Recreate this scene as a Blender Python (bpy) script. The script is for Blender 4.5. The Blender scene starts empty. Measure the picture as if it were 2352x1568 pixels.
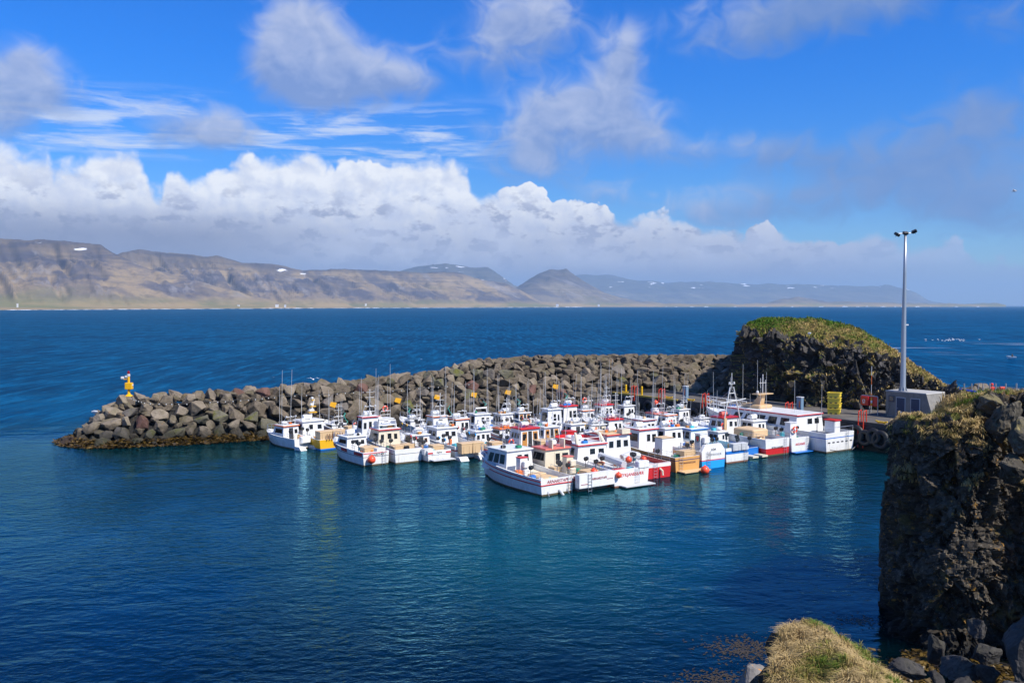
import bpy, bmesh, math, random
import numpy as np
from mathutils import Vector, Matrix
R = math.radians
random.seed(7)
rng = np.random.default_rng(7)
scene = bpy.context.scene
COL = scene.collection

# ------------------------------------------------------------------ camera
F = 2090.7                      # focal length in display pixels (2352 wide)
CAM_H = 14.0
PITCH = math.atan(82 / F)
cam_d = bpy.data.cameras.new('camera')
cam_d.sensor_width = 36.0
cam_d.lens = F / 2352 * 36
cam_d.clip_start = 0.2
cam_d.clip_end = 200000
cam = bpy.data.objects.new('camera', cam_d)
COL.objects.link(cam)
cam.location = (0, 0, CAM_H)
cam.rotation_euler = (math.pi / 2 - PITCH, 0, 0)
scene.camera = cam
cp, sp = math.cos(PITCH), math.sin(PITCH)

def ray(x, y):
    a, b = (x - 1176) / F, (784 - y) / F
    return Vector((a, cp + b * sp, -sp + b * cp))

def at_z(x, y, z=0.0):
    r = ray(x, y)
    return Vector((0, 0, CAM_H)) + r * ((z - CAM_H) / r.z)

def at_d(x, y, d):
    r = ray(x, y)
    return Vector((0, 0, CAM_H)) + r * (d / r.y)

def src(x, y):                   # full-size photograph pixels to display pixels
    return x * 2352 / 3840, y * 2352 / 3840

# ------------------------------------------------------------------ numpy noise
def _hash(ix, iy, iz, seed):
    h = (ix * 374761393 + iy * 668265263 + iz * 2147483647 + seed * 1274126177) & 0xFFFFFFFF
    h = ((h ^ (h >> 13)) * 1274126177) & 0xFFFFFFFF
    h = h ^ (h >> 16)
    return (h & 0xFFFF) / 65535.0

def vnoise(p, seed=0):
    p = np.asarray(p, float)
    i = np.floor(p).astype(np.int64)
    f = p - i
    f = f * f * (3 - 2 * f)
    out = 0
    for dx in (0, 1):
        for dy in (0, 1):
            for dz in (0, 1):
                w = (f[:, 0] if dx else 1 - f[:, 0]) * (f[:, 1] if dy else 1 - f[:, 1]) * (f[:, 2] if dz else 1 - f[:, 2])
                out = out + w * _hash(i[:, 0] + dx, i[:, 1] + dy, i[:, 2] + dz, seed)
    return out

def fbm(p, octaves=4, seed=0, gain=.5):
    p = np.asarray(p, float)
    a, s, t = 1.0, 0.0, 0.0
    for k in range(octaves):
        s = s + a * vnoise(p * 2 ** k + 17.3 * k, seed + k)
        t += a
        a *= gain
    return s / t

def smooth(a, b, x):
    t = np.clip((np.asarray(x, float) - a) / (b - a), 0, 1)
    return t * t * (3 - 2 * t)

# ------------------------------------------------------------------ node expressions
class E:
    def __init__(self, t, s): self.t, self.s = t, s
    def _m(self, op, *o, clamp=False):
        n = self.t.nodes.new('ShaderNodeMath'); n.operation = op; n.use_clamp = clamp
        for k, v in enumerate((self,) + o):
            if isinstance(v, E): self.t.links.new(v.s, n.inputs[k])
            else: n.inputs[k].default_value = v
        return E(self.t, n.outputs[0])
    def __add__(self, o): return self._m('ADD', o)
    __radd__ = __add__
    def __sub__(self, o): return self._m('SUBTRACT', o)
    def __rsub__(self, o): return (self * -1.0) + o
    def __mul__(self, o): return self._m('MULTIPLY', o)
    __rmul__ = __mul__
    def __truediv__(self, o): return self._m('DIVIDE', o)
    def __pow__(self, o): return self._m('POWER', o)
    def max(self, o): return self._m('MAXIMUM', o)
    def min(self, o): return self._m('MINIMUM', o)
    def atan2(self, o): return self._m('ARCTAN2', o)
    def asin(self): return self._m('ARCSINE')
    def sqrt(self): return self._m('SQRT')
    def exp(self): return self._m('EXPONENT')
    def abs(self): return self._m('ABSOLUTE')
    def clamp(self): return self._m('ADD', 0.0, clamp=True)
    def step(self, a, b, lo=0.0, hi=1.0):
        n = self.t.nodes.new('ShaderNodeMapRange'); n.interpolation_type = 'SMOOTHSTEP'
        self.t.links.new(self.s, n.inputs[0])
        for k, v in enumerate((a, b, lo, hi)):
            if isinstance(v, E): self.t.links.new(v.s, n.inputs[k + 1])
            else: n.inputs[k + 1].default_value = v
        return E(self.t, n.outputs[0])

def vec(t, x, y, z=0.0):
    n = t.nodes.new('ShaderNodeCombineXYZ')
    for k, v in enumerate((x, y, z)):
        if isinstance(v, E): t.links.new(v.s, n.inputs[k])
        else: n.inputs[k].default_value = v
    return E(t, n.outputs[0])

def xyz(t, v):
    n = t.nodes.new('ShaderNodeSeparateXYZ'); t.links.new(v.s, n.inputs[0])
    return [E(t, n.outputs[k]) for k in range(3)]

def noise(t, v, scale=1.0, detail=4.0, rough=.5, dist=0.0, dim='3D'):
    n = t.nodes.new('ShaderNodeTexNoise'); n.noise_dimensions = dim
    t.links.new(v.s, n.inputs['Vector'])
    n.inputs['Scale'].default_value = scale; n.inputs['Detail'].default_value = detail
    n.inputs['Roughness'].default_value = rough; n.inputs['Distortion'].default_value = dist
    return E(t, n.outputs['Fac' if 'Fac' in n.outputs else 0])

def voro(t, v, scale=1.0, feature='F1', detail=0.0, smoothness=1.0, dim='3D'):
    n = t.nodes.new('ShaderNodeTexVoronoi'); n.voronoi_dimensions = dim; n.feature = feature
    t.links.new(v.s, n.inputs['Vector']); n.inputs['Scale'].default_value = scale
    if 'Detail' in n.inputs: n.inputs['Detail'].default_value = detail
    if feature == 'SMOOTH_F1': n.inputs['Smoothness'].default_value = smoothness
    return E(t, n.outputs['Distance']), E(t, n.outputs['Color']) if 'Color' in n.outputs else None

def mix(t, fac, a, b, mode='MIX'):
    n = t.nodes.new('ShaderNodeMix'); n.data_type = 'RGBA'; n.blend_type = mode; n.clamp_factor = True
    for k, v in ((0, fac), (6, a), (7, b)):
        if isinstance(v, E): t.links.new(v.s, n.inputs[k])
        elif k == 0: n.inputs[0].default_value = v
        else: n.inputs[k].default_value = (*v[:3], 1)
    return E(t, n.outputs[2])

def texco(t, name='Object'):
    n = t.nodes.new('ShaderNodeTexCoord'); return E(t, n.outputs[name])

def geo(t, name='Position'):
    n = t.nodes.new('ShaderNodeNewGeometry'); return E(t, n.outputs[name])

def new_mat(name):
    m = bpy.data.materials.new(name); m.use_nodes = True
    t = m.node_tree; b = t.nodes['Principled BSDF']
    return m, t, b

def setc(t, b, col):
    if isinstance(col, E): t.links.new(col.s, b.inputs['Base Color'])
    else: b.inputs['Base Color'].default_value = (*col, 1)

def bump(t, b, h, strength=.5, distance=.1):
    n = t.nodes.new('ShaderNodeBump'); n.inputs['Strength'].default_value = strength
    n.inputs['Distance'].default_value = distance
    t.links.new(h.s, n.inputs['Height']); t.links.new(n.outputs[0], b.inputs['Normal'])
    return n

_mc = {}
def paint(name, col, rough=.35, metal=0.0, dirt=.25, dscale=2.2, spec=.5):
    """painted or moulded surface with faint weathering"""
    if name in _mc: return _mc[name]
    m, t, b = new_mat(name)
    p = geo(t)
    n = noise(t, p, dscale, 5, .6).step(.35, .75)
    x, y, z = xyz(t, p)
    st = noise(t, vec(t, x * 3.0, y * 3.0, z * .35), 1.6, 4, .6).step(.55, .8)
    d = (n * .5 + st * .6).clamp()
    if name == 'white_gelcoat':
        ru = noise(t, vec(t, x * 2.2, y * 2.2, z * .28), 1.0, 5, .7).step(.60, .72) * noise(t, p, .35, 2, .5).step(.45, .6)
        gr = z.step(.75, .12) * noise(t, vec(t, x * 4.0, y * 4.0, z * .5), 1.0, 3, .6).step(.35, .7)
        col = mix(t, (ru * .55).clamp(), col, (.42, .22, .09)); col = mix(t, gr * .35, col, (.36, .33, .22))
        setc(t, b, mix(t, d * dirt, col, (.52, .50, .42)))
        b.inputs['Roughness'].default_value = rough; b.inputs['Specular IOR Level'].default_value = spec
        _mc[name] = m
        return m
    dirty = [c * .62 + k * .06 for c, k in zip(col, (1.0, .8, .55))]
    setc(t, b, mix(t, d * dirt, col, dirty))
    b.inputs['Roughness'].default_value = rough; b.inputs['Metallic'].default_value = metal
    b.inputs['Specular IOR Level'].default_value = spec
    _mc[name] = m
    return m

# ------------------------------------------------------------------ mesh builder
class MB:
    def __init__(self): self.v, self.f, self.m = [], [], []
    def add(self, verts, faces, mi=0):
        o = len(self.v)
        self.v += [tuple(p) for p in verts]
        self.f += [tuple(o + i for i in f) for f in faces]
        self.m += [mi] * len(faces) if isinstance(mi, int) else list(mi)
        return self
    def box(self, c, s, rz=0.0, mi=0, top=(1, 1), shift=(0, 0)):
        """box centred at c with size s; top scales the upper rectangle, shift moves it"""
        hx, hy, hz = s[0] / 2, s[1] / 2, s[2] / 2
        ca, sa = math.cos(rz), math.sin(rz)
        vs = []
        for z, kx, ky, ox, oy in ((-hz, 1, 1, 0, 0), (hz, top[0], top[1], *shift)):
            for x, y in ((-hx, -hy), (hx, -hy), (hx, hy), (-hx, hy)):
                X, Y = x * kx + ox, y * ky + oy
                vs.append((c[0] + X * ca - Y * sa, c[1] + X * sa + Y * ca, c[2] + z))
        return self.add(vs, [(3, 2, 1, 0), (4, 5, 6, 7), (0, 1, 5, 4), (1, 2, 6, 5), (2, 3, 7, 6), (3, 0, 4, 7)], mi)
    def rbox(self, c, s, r=.05, rz=0.0, mi=0):
        """box with chamfered upright and top edges"""
        hx, hy, hz = s[0] / 2, s[1] / 2, s[2] / 2
        r = min(r, hx * .45, hy * .45, hz * .45)
        ca, sa = math.cos(rz), math.sin(rz)
        def ring(ix, iy, z, k):
            pts = [(-ix + k, -iy), (ix - k, -iy), (ix, -iy + k), (ix, iy - k), (ix - k, iy), (-ix + k, iy), (-ix, iy - k), (-ix, -iy + k)]
            return [(c[0] + x * ca - y * sa, c[1] + x * sa + y * ca, c[2] + z) for x, y in pts]
        rings = [ring(hx - r, hy - r, -hz, r), ring(hx, hy, -hz + r, r), ring(hx, hy, hz - r, r), ring(hx - r, hy - r, hz, r)]
        vs = sum(rings, [])
        fs = [tuple(range(7, -1, -1)), tuple(range(24, 32))]
        for k in range(3):
            for i in range(8):
                j = (i + 1) % 8
                fs.append((k * 8 + i, k * 8 + j, k * 8 + 8 + j, k * 8 + 8 + i))
        return self.add(vs, fs, mi)
    def tube(self, pts, r=.02, n=6, mi=0, closed=False):
        pts = [Vector(p) for p in pts]
        rs = r if isinstance(r, (list, tuple)) else [r] * len(pts)
        vs, fs = [], []
        N = len(pts)
        for k, p in enumerate(pts):
            if closed: d = pts[(k + 1) % N] - pts[k - 1]
            else: d = pts[min(k + 1, N - 1)] - pts[max(k - 1, 0)]
            d = d.normalized() if d.length > 1e-9 else Vector((0, 0, 1))
            a = d.cross(Vector((0, 0, 1)) if abs(d.z) < .9 else Vector((1, 0, 0))).normalized()
            b = d.cross(a)
            for i in range(n):
                an = 2 * math.pi * i / n
                vs.append(p + (a * math.cos(an) + b * math.sin(an)) * rs[k])
        for k in range(N if closed else N - 1):
            k2 = (k + 1) % N
            for i in range(n):
                j = (i + 1) % n
                fs.append((k * n + i, k2 * n + i, k2 * n + j, k * n + j))
        if not closed:
            fs.append(tuple(range(n))); fs.append(tuple(range((N - 1) * n + n - 1, (N - 1) * n - 1, -1)))
        return self.add(vs, fs, mi)
    def lathe(self, prof, c=(0, 0, 0), n=16, axis='z', mi=0):
        """profile of (radius, height) turned round an axis"""
        vs, fs = [], []
        for r_, h in prof:
            for i in range(n):
                a = 2 * math.pi * i / n
                x, y, z = r_ * math.cos(a), r_ * math.sin(a), h
                if axis == 'y': x, y, z = x, z, y
                elif axis == 'x': x, y, z = z, x, y
                vs.append((c[0] + x, c[1] + y, c[2] + z))
        for k in range(len(prof) - 1):
            for i in range(n):
                j = (i + 1) % n
                fs.append((k * n + i, k * n + j, (k + 1) * n + j, (k + 1) * n + i))
        if prof[0][0] > 1e-4: fs.append(tuple(range(n - 1, -1, -1)))
        if prof[-1][0] > 1e-4: fs.append(tuple(range((len(prof) - 1) * n, len(prof) * n)))
        return self.add(vs, fs, mi)
    def torus(self, c, Rr, r, nrm=(0, 0, 1), n=20, k=8, mi=0):
        nrm = Vector(nrm).normalized()
        a = nrm.cross(Vector((0, 0, 1)) if abs(nrm.z) < .9 else Vector((1, 0, 0))).normalized(); b = nrm.cross(a)
        pts = [Vector(c) + (a * math.cos(2 * math.pi * i / n) + b * math.sin(2 * math.pi * i / n)) * Rr for i in range(n)]
        vs, fs = [], []
        for i, p in enumerate(pts):
            o = (p - Vector(c)).normalized()
            for j in range(k):
                an = 2 * math.pi * j / k
                vs.append(p + (o * math.cos(an) + nrm * math.sin(an)) * r)
        for i in range(n):
            for j in range(k):
                fs.append((i * k + j, ((i + 1) % n) * k + j, ((i + 1) % n) * k + (j + 1) % k, i * k + (j + 1) % k))
        ms = mi if isinstance(mi, int) else [mi[(f // k) % len(mi)] for f in range(n * k)]
        return self.add(vs, fs, ms)
    def panel(self, q, u0, u1, v0, v1, th=.025, mi=0, off=.003):
        """raised slab on a quad q = (bottom-left, bottom-right, top-right, top-left), facing out"""
        q = [Vector(p) for p in q]
        nrm = (q[1] - q[0]).cross(q[3] - q[0]).normalized()
        def pt(u, v): return (q[0] * (1 - u) + q[1] * u) * (1 - v) + (q[3] * (1 - u) + q[2] * u) * v
        b = [pt(u0, v0), pt(u1, v0), pt(u1, v1), pt(u0, v1)]
        vs = [p - nrm * .01 for p in b] + [p + nrm * th for p in b]
        return self.add(vs, [(3, 2, 1, 0), (4, 5, 6, 7), (0, 1, 5, 4), (1, 2, 6, 5), (2, 3, 7, 6), (3, 0, 4, 7)], mi)
    def build(self, name, mats, parent=None, loc=None, smooth_=False):
        me = bpy.data.meshes.new(name)
        me.from_pydata(self.v, [], self.f)
        for m in (mats if isinstance(mats, (list, tuple)) else [mats]): me.materials.append(m)
        if any(self.m): me.polygons.foreach_set('material_index', self.m)
        if smooth_: me.polygons.foreach_set('use_smooth', [True] * len(me.polygons))
        me.update()
        o = bpy.data.objects.new(name, me); COL.objects.link(o)
        if parent: o.parent = parent
        if loc is not None: o.location = loc
        return o

def np_mesh(name, V, Fq, mats, mi=None, col=None, smooth_=False):
    """fast mesh from arrays: V (n,3), Fq (m,k); optional vertex tint"""
    me = bpy.data.meshes.new(name)
    V = np.asarray(V, np.float32); Fq = np.asarray(Fq, np.int32)
    k = Fq.shape[1]
    me.vertices.add(len(V)); me.vertices.foreach_set('co', V.ravel())
    me.loops.add(Fq.size); me.loops.foreach_set('vertex_index', Fq.ravel())
    me.polygons.add(len(Fq)); me.polygons.foreach_set('loop_start', np.arange(0, Fq.size, k, dtype=np.int32))
    for m in (mats if isinstance(mats, (list, tuple)) else [mats]): me.materials.append(m)
    if mi is not None: me.polygons.foreach_set('material_index', np.asarray(mi, np.int32))
    me.polygons.foreach_set('use_smooth', np.full(len(Fq), smooth_))
    if col is not None:
        a = me.attributes.new('tint', 'FLOAT', 'POINT'); a.data.foreach_set('value', np.asarray(col, np.float32))
    me.update(calc_edges=True); me.validate()
    o = bpy.data.objects.new(name, me); COL.objects.link(o)
    return o

def grid_faces(nu, nv):
    i, j = np.meshgrid(np.arange(nu - 1), np.arange(nv - 1), indexing='ij')
    a = (i * nv + j).ravel()
    return np.stack([a, a + nv, a + nv + 1, a + 1], 1)

def tag(o, label=None, cat=None, group=None, kind=None):
    if label: o['label'] = label
    if cat: o['category'] = cat
    if group: o['group'] = group
    if kind: o['kind'] = kind
    return o

def empty(name, loc=(0, 0, 0), rz=0.0):
    o = bpy.data.objects.new(name, None); o.empty_display_size = .3
    COL.objects.link(o); o.location = loc; o.rotation_euler = (0, 0, rz)
    return o

def lettering(txt, size, mat, parent, loc, rot, name='lettering', shear=0.0, align='CENTER', depth=.004):
    c = bpy.data.curves.new(name, 'FONT'); c.body = txt; c.size = size; c.shear = shear
    c.align_x = align; c.align_y = 'CENTER'; c.extrude = depth; c.offset = size * .012
    c.resolution_u = 2
    o = bpy.data.objects.new(name, c); COL.objects.link(o)
    dg = bpy.context.evaluated_depsgraph_get()
    me = bpy.data.meshes.new_from_object(o.evaluated_get(dg))
    bpy.data.objects.remove(o)
    me.materials.clear(); me.materials.append(mat)
    o = bpy.data.objects.new(name, me); COL.objects.link(o)
    o.parent = parent; o.location = loc; o.rotation_euler = rot
    return o
# ------------------------------------------------------------------ light
SUN_AZ, SUN_EL = R(-37), R(47)     # azimuth measured from +x, in the scene's plan
sd = Vector((math.cos(SUN_AZ) * math.cos(SUN_EL), math.sin(SUN_AZ) * math.cos(SUN_EL), math.sin(SUN_EL)))
sun_d = bpy.data.lights.new('sun', 'SUN'); sun_d.energy = 5.0; sun_d.angle = R(.5); sun_d.color = (1, .945, .86)
sun = bpy.data.objects.new('sun', sun_d); COL.objects.link(sun)
sun.rotation_euler = (-sd).to_track_quat('-Z', 'Y').to_euler()

# ------------------------------------------------------------------ sky with clouds (placed by compass direction and elevation)
SKY_S = .078
world = bpy.data.worlds.new('World'); scene.world = world; world.use_nodes = True
world.cycles.sampling_method = 'MANUAL'; world.cycles.sample_map_resolution = 256
wt = world.node_tree; wt.nodes.clear()
sky = wt.nodes.new('ShaderNodeTexSky'); sky.sky_type = 'NISHITA'; sky.sun_disc = False
sky.sun_elevation = SUN_EL; sky.sun_rotation = R(90) - SUN_AZ
sky.altitude = 0; sky.air_density = 1.0; sky.dust_density = .3; sky.ozone_density = 3.0
hs = wt.nodes.new('ShaderNodeHueSaturation'); hs.inputs['Saturation'].default_value = 1.22; hs.inputs['Value'].default_value = 1.0
wt.links.new(sky.outputs[0], hs.inputs['Color'])
D = texco(wt, 'Generated')
dx, dy, dz = xyz(wt, D)
az = dx.atan2(dy) * (180 / math.pi)
el = dz.max(-.2).asin() * (180 / math.pi)
def px_dir(x, y):
    r = ray(x, y).normalized()
    return math.degrees(math.atan2(r.x, r.y)), math.degrees(math.asin(r.z))
P = vec(wt, az * .62, el, 0.0)

def cl(c): return tuple(v / SKY_S * .80 for v in c)
# --- thin streaks
warp = noise(wt, vec(wt, az * .12, el * .5, 3.0), 1.0, 3, .5, dim='2D')
st_n = noise(wt, vec(wt, az * .13 + warp * 1.2, el * 1.15 + warp * .8, 1.0), 1.0, 5, .62, dim='2D')
st_m = st_n.step(.42, .72) * el.step(8.2, 9.2) * el.step(13.2, 10.6) * az.step(4.0, -6.0)
skyc = mix(wt, 1.0, E(wt, hs.outputs[0]), mix(wt, el.step(1.0, 16.0), (.62, .92, 1.36), (.17, .90, 1.80)), 'MULTIPLY')
col = mix(wt, st_m * .8, skyc, cl((.72, .80, .95)))
# --- soft grey-lavender puffs, upper sky
puffs = [(690, 60, 70, 70, 1.0), (640, 130, 60, 60, .8), (720, 165, 95, 60, 1.1), (850, 175, 110, 50, 1.0), (930, 185, 50, 30, .7), (760, 120, 55, 50, .8), (735, 215, 50, 35, .8),
         (1180, 40, 85, 55, .9), (1130, 120, 100, 50, .55), (1270, 60, 60, 70, .6), (1420, 160, 55, 80, .85), (1440, 110, 30, 40, .6), (1300, 240, 110, 55, .9), (1400, 290, 110, 60, .85), (1220, 320, 110, 55, .75), (1250, 390, 90, 40, .5), (1480, 330, 60, 50, .5),
         (1720, 70, 130, 50, .55), (1850, 20, 170, 50, .7), (2050, 10, 120, 40, .5), (2310, 40, 60, 40, .5),
         (40, 160, 70, 50, .75), (110, 220, 60, 40, .8), (10, 260, 60, 70, .75), (60, 130, 30, 26, .5),
         (450, 295, 90, 42, 1.0), (540, 310, 60, 30, .6),
         (1600, 345, 60, 30, .5), (1730, 350, 80, 34, .55), (1880, 360, 110, 42, .65), (2080, 390, 110, 50, .65), (2180, 330, 120, 60, .55), (2270, 260, 90, 60, .55), (2320, 450, 90, 80, .7), (1800, 470, 120, 40, .6), (1990, 450, 120, 45, .55), (2200, 470, 90, 50, .55), (1600, 470, 90, 34, .55), (1640, 500, 80, 30, .5), (1400, 450, 70, 28, .45)]
pn = noise(wt, vec(wt, az * .8, el, 0.0), .62, 5, .5, .6, dim='2D')
pn2 = noise(wt, vec(wt, az * .8 - .45, el - .5, 0.0), .62, 3, .6, .25, dim='2D')
Fp = None
for x, y, rx, ry, w in puffs:
    a0, e0 = px_dir(x, y)
    sx, sy = rx / 36.5 * 1.05, ry / 36.5 * 1.05
    u, v = (az - a0) * (1 / sx), (el - e0) * (1 / sy)
    g = ((u * u + v * v) * -1.0).exp() * w
    Fp = g if Fp is None else Fp + g
    gv = g * v
    Fv = gv if x == 690 and y == 60 else Fv + gv
pm = (Fp + (pn - .5) * 1.15).step(.0, 1.05) * Fp.step(.02, .22)
# elsewhere (not in the photograph) a similar broken sky
pm_else = pn.step(.52, .72) * az.abs().step(36.0, 44.0) * el.step(1.0, 5.0)
pm = pm.max(pm_else)
plit = (Fv / Fp.max(.02) * .75 + (pn - pn2) * 1.0 + .42).clamp()
pcol = mix(wt, plit, cl((.24, .34, .62)), cl((.54, .60, .78)))
pcol = mix(wt, az.step(10.0, 18.0) * .75, pcol, cl((.12, .245, .56)))
col = mix(wt, pm * .84, col, pcol)
# --- cumulus bank over the far shore
edge = [(-200, 330), (0, 338), (100, 345), (130, 378), (190, 372), (250, 345), (310, 362), (345, 430), (362, 445), (385, 392), (410, 385), (440, 425), (470, 395), (540, 372), (580, 360), (640, 366), (700, 352), (760, 372), (790, 350), (830, 372), (900, 372), (960, 378), (1010, 372), (1070, 392), (1110, 440), (1170, 425), (1220, 425), (1280, 452), (1340, 458), (1400, 490), (1450, 505), (1480, 492), (1515, 478), (1550, 500), (1620, 520), (1700, 520), (1755, 506), (1790, 535), (1850, 548), (1920, 560), (1985, 540), (2060, 545), (2110, 575), (2180, 552), (2230, 585), (2352, 610), (2600, 640)]
fc = wt.nodes.new('ShaderNodeFloatCurve')
cv = fc.mapping.curves[0]
pts = [px_dir(x, y) for x, y in edge]
pts = [((a + 40) / 80, e / 12) for a, e in pts]
while len(cv.points) < len(pts) + 2: cv.points.new(.5, .5)
pts = [(0, pts[0][1])] + pts + [(1, pts[-1][1])]
for p_, (a, e) in zip(cv.points, pts): p_.location = (a, e); p_.handle_type = 'AUTO_CLAMPED'
fc.mapping.update()
azn = (az + 40.0) * (1 / 80)
wt.links.new(azn.s, fc.inputs['Value'])
etop = E(wt, fc.outputs[0]) * 12.0
def lumps(ox, oy):
    n0 = noise(wt, vec(wt, az + ox, el + oy, 5.0), .8, 2, .5, dim='2D')
    q = vec(wt, az + ox + n0 * .9, el + oy + n0 * .7, 2.0)
    v1, _ = voro(wt, q, .55, 'SMOOTH_F1', 0.0, .25, '2D')
    v2, _ = voro(wt, q, 1.35, 'SMOOTH_F1', 0.0, .25, '2D')
    v3, _ = voro(wt, q, 3.1, 'SMOOTH_F1', 0.0, .3, '2D')
    return (v1 * -1.25 + v2 * -.55 + v3 * -.26) + 1.05
L0, L1 = lumps(0.0, 0.0), lumps(.32, .38)
s = etop - el + L0 * .75 - .12
soft = noise(wt, vec(wt, az * .09, el * .2, 4.0), 1.0, 2, .5, dim='2D').step(.40, .62)
soft = soft.max(az.step(-19.0, -27.0)) * .95
bm = s.step(soft * -.35, soft * .7 + .16)
relief = ((L0 - L1) * .85 + .62).clamp()
deep = s.step(.2, 3.4)
mott = noise(wt, vec(wt, az * .32, el * .62, 6.0), 1.0, 5, .6, dim='2D').step(.42, .66)
base = el.step(7.2, 3.2)
scud = noise(wt, vec(wt, az * .7, el * 1.25, 9.0), .75, 5, .62, dim='2D').step(.5, .68) * el.step(8.0, 6.0)
bank = mix(wt, (relief + (1.0 - deep) * .25).clamp(), cl((.62, .70, .90)), cl((.93, .96, 1.02)))
bank = mix(wt, (base * .8 + scud * .75).clamp(), bank, cl((.40, .45, .62)))
bank = mix(wt, mott * .45 * el.step(10.5, 7.5), bank, cl((.60, .66, .84)))
bank = mix(wt, az.step(-8.0, -20.0) * el.step(6.4, 3.8) * .85, bank, cl((.25, .28, .41)))
bank = mix(wt, el.step(3.6, 1.2), bank, cl((.27, .33, .52)))
bank = mix(wt, az.step(12.0, 28.0) * .42, bank, cl((.34, .48, .80)))
op = az.step(30.0, 18.0, .72, 1.0)
col = mix(wt, bm * op, col, bank)
bg = wt.nodes.new('ShaderNodeBackground'); bg.inputs['Strength'].default_value = SKY_S
wt.links.new(col.s, bg.inputs['Color'])
wo = wt.nodes.new('ShaderNodeOutputWorld'); wt.links.new(bg.outputs[0], wo.inputs['Surface'])

# ------------------------------------------------------------------ air
hz = MB(); hz.box((0, 12000, 310), (52000, 30000, 640))
m_h = bpy.data.materials.new('sea_air'); m_h.use_nodes = True
ht = m_h.node_tree; ht.nodes.clear()
pv = ht.nodes.new('ShaderNodeVolumePrincipled'); pv.inputs['Color'].default_value = (.46, .72, 1, 1)
pv.inputs['Density'].default_value = 5.2e-5; pv.inputs['Anisotropy'].default_value = .0
ho = ht.nodes.new('ShaderNodeOutputMaterial'); ht.links.new(pv.outputs[0], ho.inputs['Volume'])
haze = tag(hz.build('haze', m_h), 'pale blue sea air in front of the far mountains', 'haze', kind='stuff')

# ------------------------------------------------------------------ sea
m_sea, t, b = new_mat('sea_water')
p = geo(t); X, Y, Z = xyz(t, p)
# open water outside the harbour is rougher
out = ((Y * 1.0 + X * -.55) * 1.0).step(118.0, 150.0)
out = out.max(Y.step(135.0, 165.0))
out = out.max(X.step(-48.0, -75.0) * .8)
dn = noise(t, vec(t, X * .011, Y * .008, 0.0), 1.0, 4, .55)
sand = ((((X - 1.0) * (1 / 9.5)) ** 2.0 + ((Y - 49.0) * (1 / 14.0)) ** 2.0) * -1.0).exp()
deepc = mix(t, dn.step(.35, .68), (.0001, .0035, .006), (.0002, .008, .014))
harb = mix(t, (sand * .8 + (dn - .5) * .5 + .08).clamp(), (.0003, .016, .024), (.0006, .062, .062))
openc = mix(t, dn.step(.3, .7), (.0008, .036, .098), (.001, .056, .138))
streak = noise(t, vec(t, X * .0022, Y * .016, 4.0), 1.0, 5, .6)
openc = mix(t, streak.step(.4, .68) * .7, openc, (.0012, .030, .090))
gust = noise(t, vec(t, X * .055, Y * .028, 8.0), 1.0, 6, .68)  # brighter and darker look of wind-ruffled patches put into the water colour
openc = mix(t, gust.step(.40, .62) * .35, openc, (.002, .085, .205))
openc = mix(t, gust.step(.46, .30) * .4, openc, (.0008, .024, .075))
chop_shading = noise(t, vec(t, X * .42 + Y * .02, Y * .055, 12.0), 1.0, 5, .7)  # lit and shaded sides of steep wavelets painted into the water colour
openc = mix(t, chop_shading.step(.50, .66) * .6, openc, (.004, .120, .270))
openc = mix(t, chop_shading.step(.48, .34) * .65, openc, (.0004, .018, .060))
wc = mix(t, out, mix(t, Y.step(60.0, 30.0), harb, deepc), openc)
# thin foam lines off the point and scattered whitecaps
fo = noise(t, vec(t, X * .012 + Y * .01, Y * .085, 2.0), 1.0, 6, .65).step(.60, .72) * X.step(60.0, 110.0) * Y.step(150.0, 190.0) * Y.step(420.0, 330.0)
wcap = noise(t, vec(t, X * .35, Y * .16, 7.0), 1.0, 3, .6).step(.735, .80) * out
foam = (fo * .75 + wcap * .8).clamp()
setc(t, b, mix(t, foam, wc, (.62, .70, .80)))
b.inputs['Roughness'].default_value = 1.0; b.inputs['Specular IOR Level'].default_value = 0.0
b.subsurface_method = 'BURLEY'; b.inputs['Subsurface Weight'].default_value = 1.0; b.inputs['Subsurface Scale'].default_value = 7.0; b.inputs['Subsurface Radius'].default_value = (.3, .9, 1.0)      # light spreads sideways under the surface
w1 = noise(t, vec(t, X * .9 + Y * .25, Y * 1.25 - X * .2, 0.0), 1.5, 4, .55, .3)
w2 = noise(t, vec(t, X * .22, Y * .36, 3.0), 1.0, 4, .55, .4)
w3 = noise(t, vec(t, X * .035, Y * .06, 6.0), 1.0, 3, .5, .2)
calm = noise(t, vec(t, X * .05, Y * .035, 11.0), 1.0, 4, .55).step(.36, .64, .25, 1.5)
hgt = (w1 * .088 * calm + w2 * .15) * (out * 1.3 + 1.0) + w2 * out * .9 + w3 * out * 2.2
bn = bump(t, b, hgt, 1.0, 1.0)
# sheen of the wave slopes: weaker at grazing angles than a flat mirror, weaker still on the rough open sea
lw = t.nodes.new('ShaderNodeLayerWeight'); lw.inputs['Blend'].default_value = .5; t.links.new(bn.outputs[0], lw.inputs['Normal'])
fz = E(t, lw.outputs['Facing'])
kr = (fz ** 4.5) * out.step(0.0, 1.0, .72, .17) + .02
gl = t.nodes.new('ShaderNodeBsdfGlossy'); gl.inputs['Roughness'].default_value = .035; gl.inputs['Color'].default_value = (.32, .80, 1.0, 1); t.links.new(bn.outputs[0], gl.inputs['Normal'])
mx = t.nodes.new('ShaderNodeMixShader'); t.links.new(((1.0 - foam) * kr).s, mx.inputs[0])
t.links.new(b.outputs[0], mx.inputs[1]); t.links.new(gl.outputs[0], mx.inputs[2])
t.links.new(mx.outputs[0], [n for n in t.nodes if n.type == 'OUTPUT_MATERIAL'][0].inputs[0])
S = 90000.0
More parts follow.
